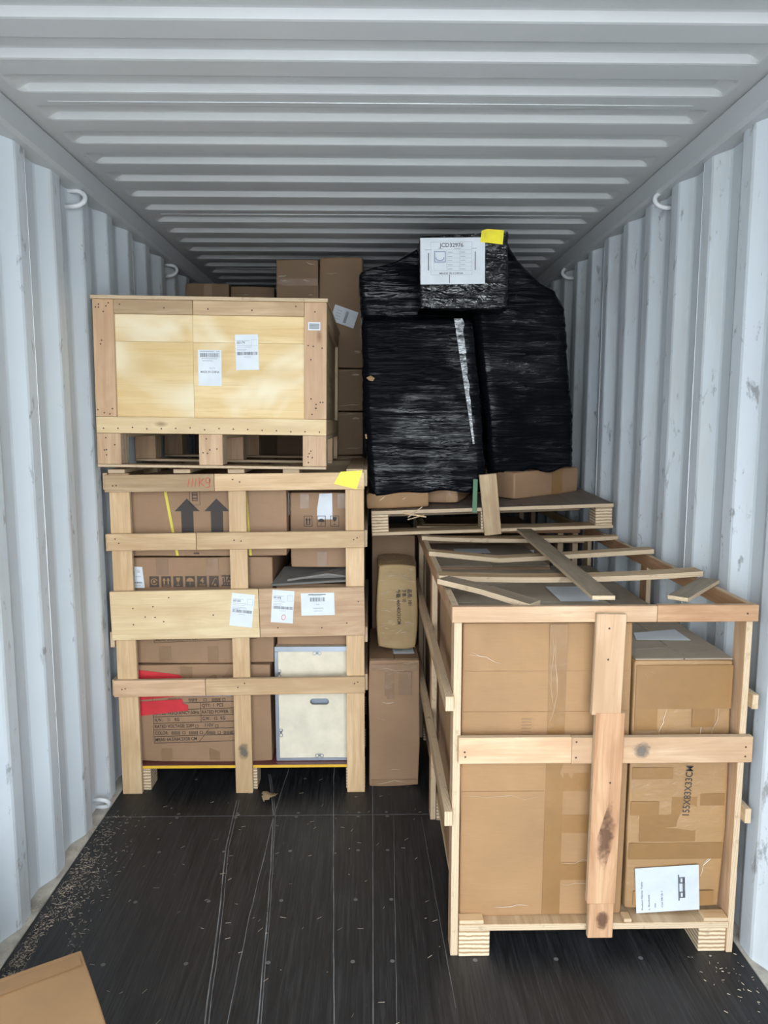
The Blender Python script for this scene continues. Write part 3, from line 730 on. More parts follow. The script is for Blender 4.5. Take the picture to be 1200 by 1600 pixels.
for dx in (0.013, 0.026): p.poly([(-0.094 + dx - 0.006, 0.045), (-0.094 + dx + 0.006, 0.045), (-0.094 + dx, 0.060)]); p.rect(-0.094 + dx - 0.0028, 0.028, -0.094 + dx + 0.0028, 0.046)
p.rect(-0.086, 0.0245, -0.063, 0.027)
p.disc(-0.0145, 0.038, 0.015, 12, 0, 180); p.rect(-0.0155, 0.024, -0.0135, 0.039); p.rect(-0.020, 0.0235, -0.0135, 0.0255)
p.poly([(0.0365, 0.060), (0.0565, 0.060), (0.054, 0.045), (0.0465, 0.040), (0.039, 0.045)]); p.rect(0.0455, 0.027, 0.0475, 0.042); p.rect(0.040, 0.0245, 0.053, 0.0275)
p.build('icon_print', o, 'brownink', f, 0.0044)
sheet('torn_paper', o, f, [(-0.022, 0.168), (0.036, 0.170), (0.037, 0.050), (-0.034, 0.050), (-0.033, 0.095)], 'paper', 0.0036)
tape(o, 'front', [(-0.11, 0.10, -0.07, 0.168), (0.06, 0.10, 0.10, 0.168), (-0.035, -0.168, 0.01, -0.10)], 'tape2')

# ================================================================== UPPER LEFT CLOSED CRATE
UX0, UX1, UY0, UY1 = -1.172, -0.213, 3.060, 4.150
c2 = thing('plywood_crate', 'closed yellow plywood crate with pine frame on top of the slatted crate', 'crate', (-0.692, 3.60, 1.488))
board('post', c2, UX0, UX0 + 0.085, UY0, UY0 + 0.018, 1.699, 2.176, 'pink'); board('post', c2, UX1 - 0.092, UX1, UY0, UY0 + 0.018, 1.699, 2.176, 'pink')
board('top_rail', c2, UX0 + 0.086, -0.764, UY0, UY0 + 0.018, 2.119, 2.176, 'tan'); board('top_rail', c2, -0.762, UX1 - 0.093, UY0, UY0 + 0.018, 2.119, 2.176, 'tan')
board('bottom_rail', c2, UX0, UX1, UY0, UY0 + 0.018, 1.631, 1.698, 'yband')
for a, b in ((UX0 + 0.02, -0.768), (-0.7675, UX1 - 0.02)):
    for z0, z1 in ((1.66, 2.009), (2.0095, 2.174)): board('panel', c2, a, b, UY0 + 0.018, UY0 + 0.028, z0, z1, 'yply', bev=0.0008)
board('lid', c2, UX0 - 0.005, UX1 + 0.005, UY0 - 0.008, UY1 + 0.008, 2.176, 2.191, 'tan')
for x, s in ((UX1, -1), (UX0, 1)):
    a, b = sorted((x, x + s * 0.016)); c_, d_ = sorted((x + s * 0.016, x + s * 0.026))
    board('side_panel', c2, c_, d_, UY0 + 0.03, UY1, 1.64, 2.174, 'tan')
    board('side_post', c2, a, b, UY0 + 0.019, UY0 + 0.09, 1.699, 2.175, 'tan'); board('side_post', c2, a, b, UY1 - 0.08, UY1, 1.699, 2.175, 'tan')
    board('side_rail', c2, a, b, UY0 + 0.091, UY1 - 0.081, 2.10, 2.175, 'tan'); board('side_rail', c2, a, b, UY0 + 0.019, UY1, 1.631, 1.698, 'tan')
board('back_panel', c2, UX0 + 0.03, UX1 - 0.03, UY1 - 0.012, UY1, 1.64, 2.174, 'yply')
board('base_deck', c2, UX0 + 0.03, UX1 - 0.03, UY0 + 0.03, UY1 - 0.02, 1.631, 1.645, 'tan')
for y in (UY0, 3.55, UY1 - 0.10):
    for x in (UX0, -0.747, UX1 - 0.099): board('foot_block', c2, x, x + 0.099, y, y + 0.098, 1.501, 1.630, 'pink', 'block')
    board('runner', c2, UX0, UX1, y, y + 0.098, 1.488, 1.500, 'tan')
for x in (UX0, -0.747, UX1 - 0.099): board('bearer', c2, x, x + 0.099, UY0 + 0.1, UY1, 1.612, 1.630, 'tan')
fr = frame((-0.748, UY0 + 0.0175, 1.832), FX, FZ); s1 = sheet('paper_label', c2, fr, rectp(0, 0, 0.097, 0.147), 'paper')
p = Print(); p.barcode(0.009, 0.117, 0.089, 0.134, 11); p.text('MADE IN CHINA', 0.010, 0.053, 0.0085, 0.078); p.build('printing', s1, 'ink', fr, 0.0014)
q = Print(); q.rect(0.008, 0.139, 0.066, 0.143); q.rect(0.076, 0.139, 0.090, 0.142); q.text('00179', 0.046, 0.070, 0.006, 0.024)
for k in range(9): q.rect(0.015 + 0.0075 * k, 0.109, 0.020 + 0.0075 * k, 0.1135)
q.rect(0.018, 0.101, 0.060, 0.104); q.build('fine_print', s1, 'inkl', fr, 0.0012)
ship_label(c2, frame((-0.590, UY0 + 0.0175, 1.898), (1, 0, 0.02), (-0.04, 0, 1)), 0.095, 0.145, '00179', 12)
fr = frame((-0.289, UY0 - 0.0005, 2.063), FX, FZ); s2 = sheet('paper_label', c2, fr, rectp(0, 0, 0.050, 0.033), 'paper')
p = Print()
for k in range(7): p.rect(0.004, 0.006 + 0.0032 * k, 0.046, 0.0078 + 0.0032 * k)
p.build('printing', s2, 'ink', fr, 0.0014)
np_ = []
for x in (UX0 + 0.04, UX1 - 0.045):
    for _ in range(12): np_.append((x + random.uniform(-0.032, 0.032), UY0 - 0.0006, random.choice((1.72, 1.75, 1.78, 1.95, 2.0, 2.13, 2.15)) + random.uniform(-0.012, 0.012)))
for k in range(16): np_.append((UX0 + 0.03 + 0.06 * k, UY0 - 0.0006, 1.645 + random.uniform(0, 0.012)))
for k in range(5): np_.append((-1.06 + 0.18 * k, UY0 - 0.0006, 2.150 + random.uniform(-0.012, 0.012)))
for x in (-1.12, -0.70, -0.26):
    for _ in range(5): np_.append((x + random.uniform(-0.03, 0.03), UY0 - 0.0006, 1.565 + random.uniform(-0.05, 0.05)))
nails(c2, np_)
c2.rotation_euler = (0, R(0.75), 0); c2.location.z += 0.005

# ================================================================== RIGHT CRATE
c3 = thing('open_crate', 'open pine slatted crate of large cartons standing along the right wall', 'crate', (0.68, 2.95, 0))
CY1 = 3.80
for x0, x1 in ((0.226, 0.250), (1.110, 1.130)):
    board('post', c3, x0, x1, 2.108, 2.180, 0.0, 1.093, 'pink')
    board('post', c3, x0, x1, 2.905, 2.975, 0.0, 1.093, 'red'); board('post', c3, x0, x1, CY1 - 0.08, CY1, 0.0, 1.093, 'tan')
board('top_rail', c3, 0.217, 0.829, 2.086, 2.107, 1.093, 1.142, 'pink', 'pink'); board('top_rail', c3, 0.830, 1.134, 2.086, 2.107, 1.093, 1.144, 'red', 'pink')
board('middle_rail', c3, 0.241, 0.586, 2.086, 2.107, 0.652, 0.735, 'pink'); board('middle_rail', c3, 0.5865, 1.142, 2.086, 2.107, 0.650, 0.733, 'pink')
board('centre_board', c3, 0.640, 0.728, 2.066, 2.085, 0.812, 1.123, 'pink', rot=(0, 1.0, 0))
board('centre_board', c3, 0.646, 0.734, 2.064, 2.084, 0.204, 0.820, 'red', rot=(0, 0.6, 0))
board('centre_board', c3, 0.650, 0.728, 2.068, 2.086, 0.086, 0.203, 'red')
for x0, x1 in ((0.217, 0.240), (1.112, 1.134)): board('side_rail', c3, x0, x1, 2.108, CY1, 1.091, 1.141, 'red', 'edge')
for x0, x1 in ((0.200, 0.2255), (1.1305, 1.150)):
    for z0, z1 in ((0.820, 0.866), (0.452, 0.500)): board('side_slat', c3, x0, x1, 2.085, CY1 - 0.02, z0, z1, 'tan')
board('deck', c3, 0.252, 1.109, 2.100, CY1, 0.090, 0.112, 'tan')
board('cleat', c3, 0.253, 0.330, 2.102, 2.138, 0.1125, 0.124, 'pine'); board('cleat', c3, 0.775, 0.80, 2.102, 2.138, 0.1125, 0.124, 'pine'); board('cleat', c3, 1.030, 1.108, 2.102, 2.145, 0.1125, 0.124, 'pine')
for y in (2.104, 2.90, 3.68):
    plainbox('foot_block', c3, 0.252, 0.350, y, y + 0.10, 0.0, 0.089, 'block'); plainbox('foot_block', c3, 1.022, 1.109, y + 0.01, y + 0.13, 0.0, 0.089, 'block')
    board('skid', c3, 0.351, 1.021, y + 0.02, y + 0.09, 0.072, 0.089, 'tan')
board('back_rail', c3, 0.24, 1.11, CY1 - 0.02, CY1, 1.05, 1.09, 'tan')
vee = lambda d, c: (lambda u: -d * (1 - abs(u - c) / (1 + abs(c)) if True else 0))
board('top_slat', c3, 0.214, 1.140, 2.47, 2.545, 1.143, 1.161, 'tan', sag=lambda u: -0.014 * (1 - u * u) + 0.006 * u)
board('top_slat', c3, 0.214, 1.140, 2.915, 2.985, 1.143, 1.161, 'tan', sag=lambda u: -0.030 * max(0, 1 - abs(u + 0.38) / 0.62 if u < -0.38 else 1 - (u + 0.38) / 1.38) + 0.006 * max(0, u))
board('top_slat', c3, 0.214, 1.134, 3.335, 3.385, 1.139, 1.157, 'tan', sag=lambda u: -0.012 * (1 - u * u))
board('top_slat', c3, 0.214, 1.140, 3.73, 3.79, 1.141, 1.149, 'tan')
board('loose_board', c3, 0.655, 0.725, 2.100, 3.54, 1.164, 1.178, 'old', rot=(0.55, 0, -1.5))
board('broken_slat', c3, 0.1725, 0.5175, 2.2135, 2.2785, 1.146, 1.163, 'old', rot=(0, 3.0, -42), sag=lambda u: -0.010 * max(0, u))
board('broken_slat', c3, 0.855, 1.175, 2.227, 2.290, 1.146, 1.160, 'old', rot=(0, -0.5, 49))
nails(c3, [(1.10, 2.0855, 1.118), (0.26, 2.0855, 0.69), (0.262, 2.0855, 0.675), (1.12, 2.0855, 0.70), (1.12, 2.0855, 0.67), (0.60, 2.0855, 0.72), (0.60, 2.0855, 0.67), (0.68, 2.0655, 0.985), (0.68, 2.0655, 1.08), (0.70, 2.0635, 0.60)])

stain(c3, frame((0.80, 2.0857, 0.69), FX, FZ), rectp(-0.04, -0.038, 0.045, 0.040))
stain(c3, frame((0.69, 2.0637, 0.45), FX, FZ), [(0.044, 0.16), (0.044, 0.02), (-0.012, -0.19), (-0.040, -0.19), (-0.030, -0.05), (0.012, 0.10)], 'dstain')
stain(c3, frame((0.69, 2.0677, 0.14), FX, FZ), rectp(-0.03, -0.045, 0.038, 0.060), 'dstain')
o = carton('big plain kraft carton at the front left of the open crate', 0.257, 0.778, 2.142, 2.615, 0.114, 1.076, 'card', amp=0.004, flaps=True)
f = face(o)   # centre (0.5175, 0.595)
sheet('packing_tape', o, f, rectp(0.005, -0.478, 0.060, 0.478), 'tape', 0.0040, 0.0004)
tape(o, 'front', [(-0.258, 0.33, 0.255, 0.331), (-0.258, 0.20, 0.255, 0.2012), (-0.258, -0.06, 0.0, -0.0588), (0.06, -0.20, 0.20, -0.14), (0.06, -0.36, 0.22, -0.30), (0.06, -0.06, 0.14, 0.0)], 'tape', 0.0044)
p = Print()
for k in range(6): p.rect(-0.075, 0.125 + 0.010 * k, -0.045, 0.128 + 0.010 * k)
p.build('faint_print', o, 'tape2', f, 0.0046)
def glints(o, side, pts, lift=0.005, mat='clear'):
    """raised creases; the default pale colour paints the glints of clear film"""
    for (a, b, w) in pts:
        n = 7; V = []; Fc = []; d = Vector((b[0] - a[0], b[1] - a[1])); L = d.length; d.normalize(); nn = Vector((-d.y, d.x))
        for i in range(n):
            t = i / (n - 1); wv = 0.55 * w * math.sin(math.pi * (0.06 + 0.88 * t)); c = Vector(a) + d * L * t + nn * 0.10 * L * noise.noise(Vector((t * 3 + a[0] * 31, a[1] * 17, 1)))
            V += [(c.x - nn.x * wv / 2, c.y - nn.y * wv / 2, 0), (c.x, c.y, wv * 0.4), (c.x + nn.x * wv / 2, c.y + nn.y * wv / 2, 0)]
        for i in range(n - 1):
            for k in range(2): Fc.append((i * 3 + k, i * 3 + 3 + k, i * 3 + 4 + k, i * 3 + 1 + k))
        link('painted_crease', mesh('painted_crease', V, Fc, [mat]), o, face(o, side) @ Matrix.Translation((0, 0, lift)))
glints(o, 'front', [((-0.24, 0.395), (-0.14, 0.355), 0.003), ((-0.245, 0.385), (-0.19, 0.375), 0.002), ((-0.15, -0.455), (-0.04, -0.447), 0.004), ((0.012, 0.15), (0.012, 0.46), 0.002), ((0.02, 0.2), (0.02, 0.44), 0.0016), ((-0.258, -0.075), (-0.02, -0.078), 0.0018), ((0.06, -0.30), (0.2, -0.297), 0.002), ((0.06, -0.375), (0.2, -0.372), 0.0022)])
lb = sheet('paper_label', o, WM[o] @ frame((0.10, 0.02, 0.4875), FX, FY), rectp(0, -0.02, 0.13, 0.20), 'paper', 0.002)
o = carton('dusty kraft carton second from the front in the open crate', 0.262, 0.775, 2.640, 3.110, 0.114, 1.040, 'card2', flaps=True)
o = carton('dusty kraft carton at the back of the open crate', 0.262, 0.770, 3.135, 3.690, 0.114, 1.050, 'card2', flaps=True)
sheet('paper_label', o, WM[o] @ frame((-0.13, 0.03, 0.4745), FX, FY), rectp(0, 0, 0.17, 0.12), 'paper', 0.002)
o = carton('tape-covered kraft carton marked 155X83X33CM at the right', 0.792, 1.102, 2.150, 3.640, 0.126, 0.952, 'cardshine', amp=0.006, flaps=True, r=0.010)
f = face(o)   # centre (0.947, 0.539)
tape(o, 'front', [(-0.15, 0.10, -0.03, 0.138), (-0.15, 0.030, -0.02, 0.068), (0.06, 0.085, 0.148, 0.122), (-0.15, -0.09, -0.06, -0.045), (0.07, -0.06, 0.148, -0.02), (-0.12, -0.18, 0.06, -0.09), (-0.02, -0.09, 0.06, -0.03), (-0.15, -0.24, 0.15, -0.185), (-0.15, 0.26, 0.15, 0.40), (-0.15, 0.19, -0.08, 0.26), (0.03, 0.2, 0.10, 0.26), (0.04, 0.14, 0.11, 0.165), (-0.13, -0.40, 0.13, -0.35)], 'tape', 0.0058)
p = Print(); p.text('155X83X33CM', 0.036, -0.092, 0.022, 0.165, rot=88); p.build('carton_lettering', o, 'brownink', f, 0.0072)
fr = f @ frame((-0.118, -0.425, 0), (1, 0.09, 0), (-0.05, 1, 0)); s = sheet('paper_label', o, fr, rectp(0, 0, 0.203, 0.155), 'paper2', 0.0072, label='white label with a table drawing')
p = Print(); p.rect(0.136, 0.035, 0.140, 0.125)
for v0, v1 in ((0.044, 0.066), (0.094, 0.116)):
    p.frame(0.140, v0, 0.158, v1, 0.004)
p.rect(0.150, 0.046, 0.158, 0.114); 
p.build('table_drawing', s, 'ink', fr, 0.0084)
q = Print(); q.text('Product Name: Table', 0.022, 0.010, 0.0055, 0.098, rot=90); q.text('L Buckett', 0.044, 0.010, 0.0055, 0.052, rot=90); q.text('USA', 0.064, 0.016, 0.0055, 0.016, rot=90); q.text('Ctd 08/16-1', 0.086, 0.016, 0.0055, 0.056, rot=90)
q.build('label_lettering', s, 'ink', fr, 0.0084)
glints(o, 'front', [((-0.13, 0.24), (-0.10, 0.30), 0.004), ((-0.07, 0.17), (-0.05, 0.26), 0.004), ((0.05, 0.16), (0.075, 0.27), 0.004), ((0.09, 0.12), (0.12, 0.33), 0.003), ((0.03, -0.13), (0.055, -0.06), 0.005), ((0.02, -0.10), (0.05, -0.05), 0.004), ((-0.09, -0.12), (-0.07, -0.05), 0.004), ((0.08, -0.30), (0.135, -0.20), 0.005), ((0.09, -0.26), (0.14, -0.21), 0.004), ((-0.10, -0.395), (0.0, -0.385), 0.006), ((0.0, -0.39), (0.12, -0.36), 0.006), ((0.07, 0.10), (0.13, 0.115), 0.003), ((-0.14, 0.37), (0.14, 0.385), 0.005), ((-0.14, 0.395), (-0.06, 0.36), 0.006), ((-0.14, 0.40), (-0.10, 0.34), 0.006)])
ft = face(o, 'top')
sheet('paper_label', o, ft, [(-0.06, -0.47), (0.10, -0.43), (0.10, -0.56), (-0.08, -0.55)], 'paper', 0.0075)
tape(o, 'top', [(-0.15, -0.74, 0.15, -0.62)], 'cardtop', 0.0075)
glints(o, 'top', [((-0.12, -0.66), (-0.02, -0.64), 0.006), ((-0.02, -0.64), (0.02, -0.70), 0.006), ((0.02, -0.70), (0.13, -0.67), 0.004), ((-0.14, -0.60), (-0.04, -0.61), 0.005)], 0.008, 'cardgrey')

# ================================================================== CENTRE CARTONS
o = carton('tall narrow brown carton standing on the floor between the two crates', -0.034, 0.196, 3.200, 3.70, 0.0, 0.606, 'card2', amp=0.006, flaps=True, flapmat='card3', name='tall_carton')
tape(o, 'front', [(-0.105, 0.255, 0.105, 0.285), (-0.105, -0.295, 0.105, -0.270)], 'tape2', 0.005)
tape(o, 'front', [(-0.045, 0.12, 0.0, 0.255), (0.02, 0.14, 0.08, 0.25)], 'tape2', 0.0045)
glints(o, 'front', [((-0.10, 0.258), (0.10, 0.262), 0.004), ((0.03, 0.285), (0.10, 0.292), 0.006), ((-0.06, 0.10), (0.0, 0.102), 0.008), ((-0.10, -0.285), (0.10, -0.28), 0.006), ((-0.02, -0.22), (0.03, -0.222), 0.004), ((-0.08, 0.03), (-0.04, 0.02), 0.003)])
fr = frame((0.080, 3.270, 0.6125), (1, 0.05, 0), (-0.05, 1, 0)); s = sheet('paper_label', o, fr, rectp(0, 0, 0.098, 0.125), 'paper', 0.001)
p = Print(); p.barcode(0.05, 0.07, 0.09, 0.11, 21)
for k in range(5): p.rect(0.01, 0.04 + 0.015 * k, 0.045, 0.044 + 0.015 * k)
p.build('printing', s, 'ink', fr, 0.0022)
o = carton('film-wrapped carton leaning on top of the tall narrow carton', 0.008, 0.186, 3.315, 3.70, 0.622, 1.012, 'cardwrap', rot=(-3, 0.8, 0), amp=0.008, bulge=0.012, r=0.016, name='wrapped_carton', n=10)
f = face(o)
p = Print(); p.text('品名: 101', 0.048, 0.085, 0.016, 0.075, rot=-87); p.text('下单: 10', 0.022, 0.085, 0.016, 0.060, rot=-87); p.text('外箱: 44X40X31CM', -0.006, 0.085, 0.016, 0.165, rot=-87)
p.build('carton_lettering', o, 'brownink', f, 0.018)
rg = random.Random(5)
glints(o, 'front', [((rg.uniform(-0.08, 0.03), 0.17 - 0.011 * k), (0, 0), 0) for k in range(0)] + [((x, z), (x + rg.uniform(0.02, 0.06), z + rg.uniform(-0.012, 0.02)), rg.uniform(0.002, 0.006)) for x, z in [(rg.uniform(-0.085, 0.04), rg.uniform(-0.17, 0.17)) for _ in range(26)]], 0.012)
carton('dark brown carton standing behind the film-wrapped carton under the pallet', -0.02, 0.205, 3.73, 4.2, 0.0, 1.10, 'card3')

# crate behind the open crate
c4 = thing('rear_crate', 'dim slatted crate of cartons behind the open crate, under the pallet', 'crate', (0.68, 4.4, 0))
for x in (0.26, 0.98, 1.06): board('post', c4, x, x + 0.03, 3.83, 3.90, 0.0, 1.095, 'tan'); board('post', c4, x, x + 0.03, 4.85, 4.92, 0.0, 1.095, 'tan')
board('top_rail', c4, 0.25, 1.10, 3.83, 3.85, 1.096, 1.146, 'red'); board('top_rail', c4, 0.25, 1.10, 4.90, 4.92, 1.096, 1.146, 'red')
board('middle_rail', c4, 0.25, 1.10, 3.808, 3.828, 0.60, 0.68, 'red')
for x in (0.25, 1.08): board('side_rail', c4, x, x + 0.02, 3.851, 4.899, 1.10, 1.145, 'tan')
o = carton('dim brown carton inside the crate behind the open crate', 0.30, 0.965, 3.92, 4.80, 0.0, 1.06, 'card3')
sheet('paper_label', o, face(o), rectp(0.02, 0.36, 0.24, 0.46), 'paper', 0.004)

# ================================================================== PALLET WITH THE BLACK-WRAPPED LOAD
PT = (R(2.0), R(-1.75), 0)      # it lies a little askew
pal = thing('plywood_pallet', 'plywood pallet lying askew on the open crate under the black-wrapped load', 'pallet', (-0.020, 3.400, 1.150))
PX0, PX1, PY0, PY1 = -0.020, 1.133, 3.400, 4.60
board('deck', pal, PX0, PX1, PY0, PY1, 1.251, 1.270, 'deck')
for y in (PY0, 3.95, PY1 - 0.10):
    board('bottom_runner', pal, PX0, PX1, y, y + 0.10, 1.150, 1.166, 'tan')
    for x in (PX0, 0.50, PX1 - 0.086): plainbox('block', pal, x, x + 0.080, y, y + 0.10, 1.1665, 1.2505, 'block')
for x in (PX0, 0.50, PX1 - 0.086): board('stringer', pal, x, x + 0.08, PY0 + 0.101, 3.949, 1.233, 1.250, 'tan')
board('upright_batten', pal, 0.502, 0.582, 3.374, 3.398, 1.140, 1.430, 'tan', rot=(0, -4.5, 0))
V = []
board('splinter', pal, 0.145, 0.23, 3.388, 3.393, 1.258, 1.262, 'pine', rot=(0, -35, 0), bev=0); board('splinter', pal, 0.13, 0.24, 3.390, 3.396, 1.243, 1.249, 'pine', rot=(0, 12, 0), bev=0); board('splinter', pal, 0.15, 0.23, 3.392, 3.397, 1.232, 1.236, 'pine', rot=(0, -14, 0), bev=0)
pal.rotation_euler = PT
def deck_z(x, y): return 1.270 + (x + 0.02) * math.tan(R(1.75)) + (y - 3.40) * math.tan(R(2.0))
o = carton('flat pale brown carton on the pallet left edge, under the black film', -0.045, 0.252, 3.44, 3.95, 1.288, 1.362, 'card', rot=(2, -1.75, 0), r=0.012, name='flat_carton')
glints(o, 'front', [((-0.09, 0.0), (-0.06, 0.02), 0.008), ((0.02, 0.005), (0.04, 0.012), 0.006)], 0.004)
o = carton('flat taped carton turned askew in the middle of the pallet', 0.285, 0.46, 3.53, 3.90, 1.300, 1.385, 'card2', rot=(2, -1.75, -18), r=0.012, name='flat_carton')
tape(o, 'front', [(0.03, -0.04, 0.08, 0.04)], 'tape', 0.004)
o = carton('long brown carton set diagonally at the right of the pallet', 0.55, 1.03, 3.70, 4.06, 1.316, 1.450, 'card2', rot=(2, -1.75, 34), r=0.012, name='long_carton')
tape(o, 'front', [(0.03, -0.066, 0.11, 0.066)], 'tape', 0.004)
st = plainbox('green_strap', None, 0.456, 0.478, 3.392, 3.3945, 1.262, 1.42, 'gstrap', rot=(-9, 2, 0), bev=0.0005)
tag(st, 'green plastic strap hanging from the black film over the pallet edge', 'strap')
tag(plainbox('leaning_stick', None, 1.098, 1.112, 4.10, 4.125, 1.33, 1.60, 'pine'), 'pale stick of wood upright at the right wall behind the pallet cartons', 'wood stick')

def wrapped(name, levels, label, amp=0.006, rings=90, per=150, hem=0.015, seed=0.0, tilt=0.0, cat='wrapped bundle', mat='film'):
    """black film drawn round a load: rounded-rectangle rings with horizontal wrinkles"""
    zs = [l[0] for l in levels]; V = []; Fc = []
    base = Vector(((levels[0][1] + levels[0][2]) / 2, (levels[0][3] + levels[0][4]) / 2, zs[0]))
    for k in range(rings + 1):
        t = k / rings; z = zs[0] + (zs[-1] - zs[0]) * t
        i = max(j for j in range(len(zs) - 1) if zs[j] <= z + 1e-9); u = (z - zs[i]) / (zs[i + 1] - zs[i])
        x0, x1, y0, y1, r = (levels[i][j] * (1 - u) + levels[i + 1][j] * u for j in range(1, 6))
        cx, cy, hx, hy = (x0 + x1) / 2, (y0 + y1) / 2, (x1 - x0) / 2, (y1 - y0) / 2
        r = min(r, hx * 0.9, hy * 0.9)
        P = 2 * (hx + hy) * 2
        for m in range(per):
            s = m / per * P; 
            if s < 2 * hx: q = Vector((-hx + s, -hy, 0))
            elif s < 2 * hx + 2 * hy: q = Vector((hx, -hy + s - 2 * hx, 0))
            elif s < 4 * hx + 2 * hy: q = Vector((hx - (s - 2 * hx - 2 * hy), hy, 0))
            else: q = Vector((-hx, hy - (s - 4 * hx - 2 * hy), 0))
            c = Vector((max(-hx + r, min(hx - r, q.x)), max(-hy + r, min(hy - r, q.y)), 0)); w = q - c; nn = w.normalized(); q = c + nn * r
            d = amp * (noise.noise(Vector((q.x * 4 + seed, q.y * 4, z * 38 + q.x * 5))) + 0.8 * noise.noise(Vector((q.x * 2.2 + seed, q.y * 2, z * 9))) + 1.2 * noise.noise(Vector((q.x * 1.5, q.y * 1.5 + seed, z * 2.5))))
            zz = z
            if t < 0.12: zz += (1 - t / 0.12) * hem * (noise.noise(Vector((q.x * 9 + seed, q.y * 9, 5))) + 0.4 * q.x / max(hx, 0.01))
            zz += tilt * (q.x + cx - base.x) * (t ** 2)
            V.append(Vector((cx, cy, zz)) + q + nn * d - base)
    for k in range(rings):
        for m in range(per):
            a = k * per + m; b = k * per + (m + 1) % per; Fc.append((a, b, b + per, a + per))
    for k, fl_ in ((0, 1), (rings, 0)):
        c = sum((V[k * per + m] for m in range(per)), Vector()) / per; ci = len(V); V.append(c)
        for m in range(per):
            a, b = k * per + m, k * per + (m + 1) % per; Fc.append((b, a, ci) if fl_ else (a, b, ci))
    o = link(name, mesh(name, V, Fc, [mat], smooth=True), None, Matrix.Translation(base))
    return tag(o, label, cat)
A = wrapped('wrapped_bundle', [(1.352, -0.034, 0.535, 3.44, 4.22, 0.03), (1.75, -0.058, 0.500, 3.44, 4.22, 0.03), (2.16, -0.072, 0.452, 3.445, 4.20, 0.03), (2.19, -0.074, 0.455, 3.56, 4.20, 0.04), (2.395, -0.082, 0.455, 3.585, 4.18, 0.015), (2.412, -0.06, 0.455, 3.59, 4.16, 0.02), (2.455, 0.09, 0.455, 3.595, 4.12, 0.03), (2.52, 0.205, 0.455, 3.60, 4.0, 0.03), (2.55, 0.30, 0.455, 3.62, 3.9, 0.03)],
            'large black film-wrapped bundle with a clear tape strip, glints painted on, down its front', hem=0.014, seed=3.0)
B = wrapped('wrapped_bundle', [(1.440, 0.575, 1.005, 3.66, 4.26, 0.04), (1.75, 0.545, 0.99, 3.64, 4.26, 0.04), (2.24, 0.47, 0.935, 3.60, 4.22, 0.05), (2.325, 0.47, 0.885, 3.605, 4.2, 0.05), (2.36, 0.48, 0.82, 3.61, 4.15, 0.05), (2.47, 0.50, 0.70, 3.615, 4.0, 0.05), (2.56, 0.56, 0.645, 3.64, 3.8, 0.03)],
            'black film-wrapped bundle leaning at the back right against the wall side', hem=0.03, seed=11.0)
C = wrapped('wrapped_box', [(2.196, 0.197, 0.594, 3.335, 3.55, 0.012), (2.36, 0.195, 0.592, 3.335, 3.55, 0.012), (2.517, 0.195, 0.590, 3.335, 3.55, 0.012)],
            'black film-wrapped box with a white paper sheet on top of the bundle', amp=0.004, rings=50, per=180, hem=0.004, seed=21.0, tilt=0.06, cat='wrapped box', mat='filmshine')
fr = frame((0.199, 3.326, 2.297), (1, 0, 0.015), (-0.01, 0, 1)); s = sheet('paper_sheet', C, fr, rectp(0, 0, 0.288, 0.200), 'paper', 0.0, 0.001, label='white sheet reading JCD32976')
p = Print(); p.text('JCD32976', 0.138, 0.160, 0.017, 0.106, 'c'); p.text('MADE IN CHINA', 0.138, 0.043, 0.008, 0.105, 'c'); p.rect(0.034, 0.06, 0.038, 0.135); p.rect(0.242, 0.06, 0.246, 0.140); p.rect(0.128, 0.004, 0.131, 0.040); p.build('printing', s, 'ink', fr, 0.0018)
q = Print(); q.frame(0.046, 0.040, 0.230, 0.182, 0.0012); q.frame(0.060, 0.058, 0.230, 0.148, 0.0012)
for k in range(1, 5): q.rect(0.118, 0.058 + 0.018 * k, 0.230, 0.059 + 0.018 * k)
q.rect(0.117, 0.058, 0.1184, 0.148); q.rect(0.174, 0.058, 0.1754, 0.148)
for k in range(5): q.rect(0.122, 0.064 + 0.018 * k, 0.142, 0.067 + 0.018 * k); q.rect(0.178, 0.064 + 0.018 * k, 0.200, 0.067 + 0.018 * k)
q.rect(0.08, 0.152, 0.10, 0.155); q.rect(0.15, 0.152, 0.18, 0.155); q.rect(0.02, 0.147, 0.05, 0.150); q.rect(0.23, 0.152, 0.252, 0.155)
q.build('table_lines', s, 'inkl', fr, 0.0018)
q = Print(); q.frame(0.062, 0.094, 0.113, 0.142, 0.004); q.ringp(0.087, 0.112, 0.018, 0.010, 0.004, 14, 160, 380); q.build('blue_drawing', s, 'blueink', fr, 0.0018)
sheet('yellow_tape', C, frame((0.46, 3.326, 2.47), FX, FZ), [(0.004, 0.010), (0.008, 0.058), (0.030, 0.066), (0.108, 0.062), (0.103, 0.000), (0.05, 0.006)], 'yellow', 0.0016, 0.0008, label='piece of yellow tape')
# clear tape strip with painted glints on the big bundle
V = []; Fc = []; n = 40
for i in range(n + 1):
    t = i / n; z = 2.165 - 0.58 * t; xl = 0.362 + 0.096 * t; w = 0.046 * (1 - t) + 0.010 * t
    w *= 0.85 + 0.3 * noise.noise(Vector((0, 0, z * 25)))
    yy = 3.4295 + 0.003 * noise.noise(Vector((1, 0, z * 60)))
    V += [(xl, yy, z), (xl + w, yy + 0.0015 * noise.noise(Vector((5, 0, z * 70))), z)]
for i in range(n): Fc.append((2 * i, 2 * i + 2, 2 * i + 3, 2 * i + 1))
link('painted_glint_tape', mesh('painted_glint_tape', V, Fc, ['glint_tape']), A)
sheet('torn_patch', A, frame((-0.045, 3.430, 1.885), FX, FZ), [(0, 0.008), (0.02, 0.018), (0.04, 0.006), (0.03, -0.008), (0.012, -0.004)], 'card', 0.0, 0.002, label='torn hole showing cardboard')
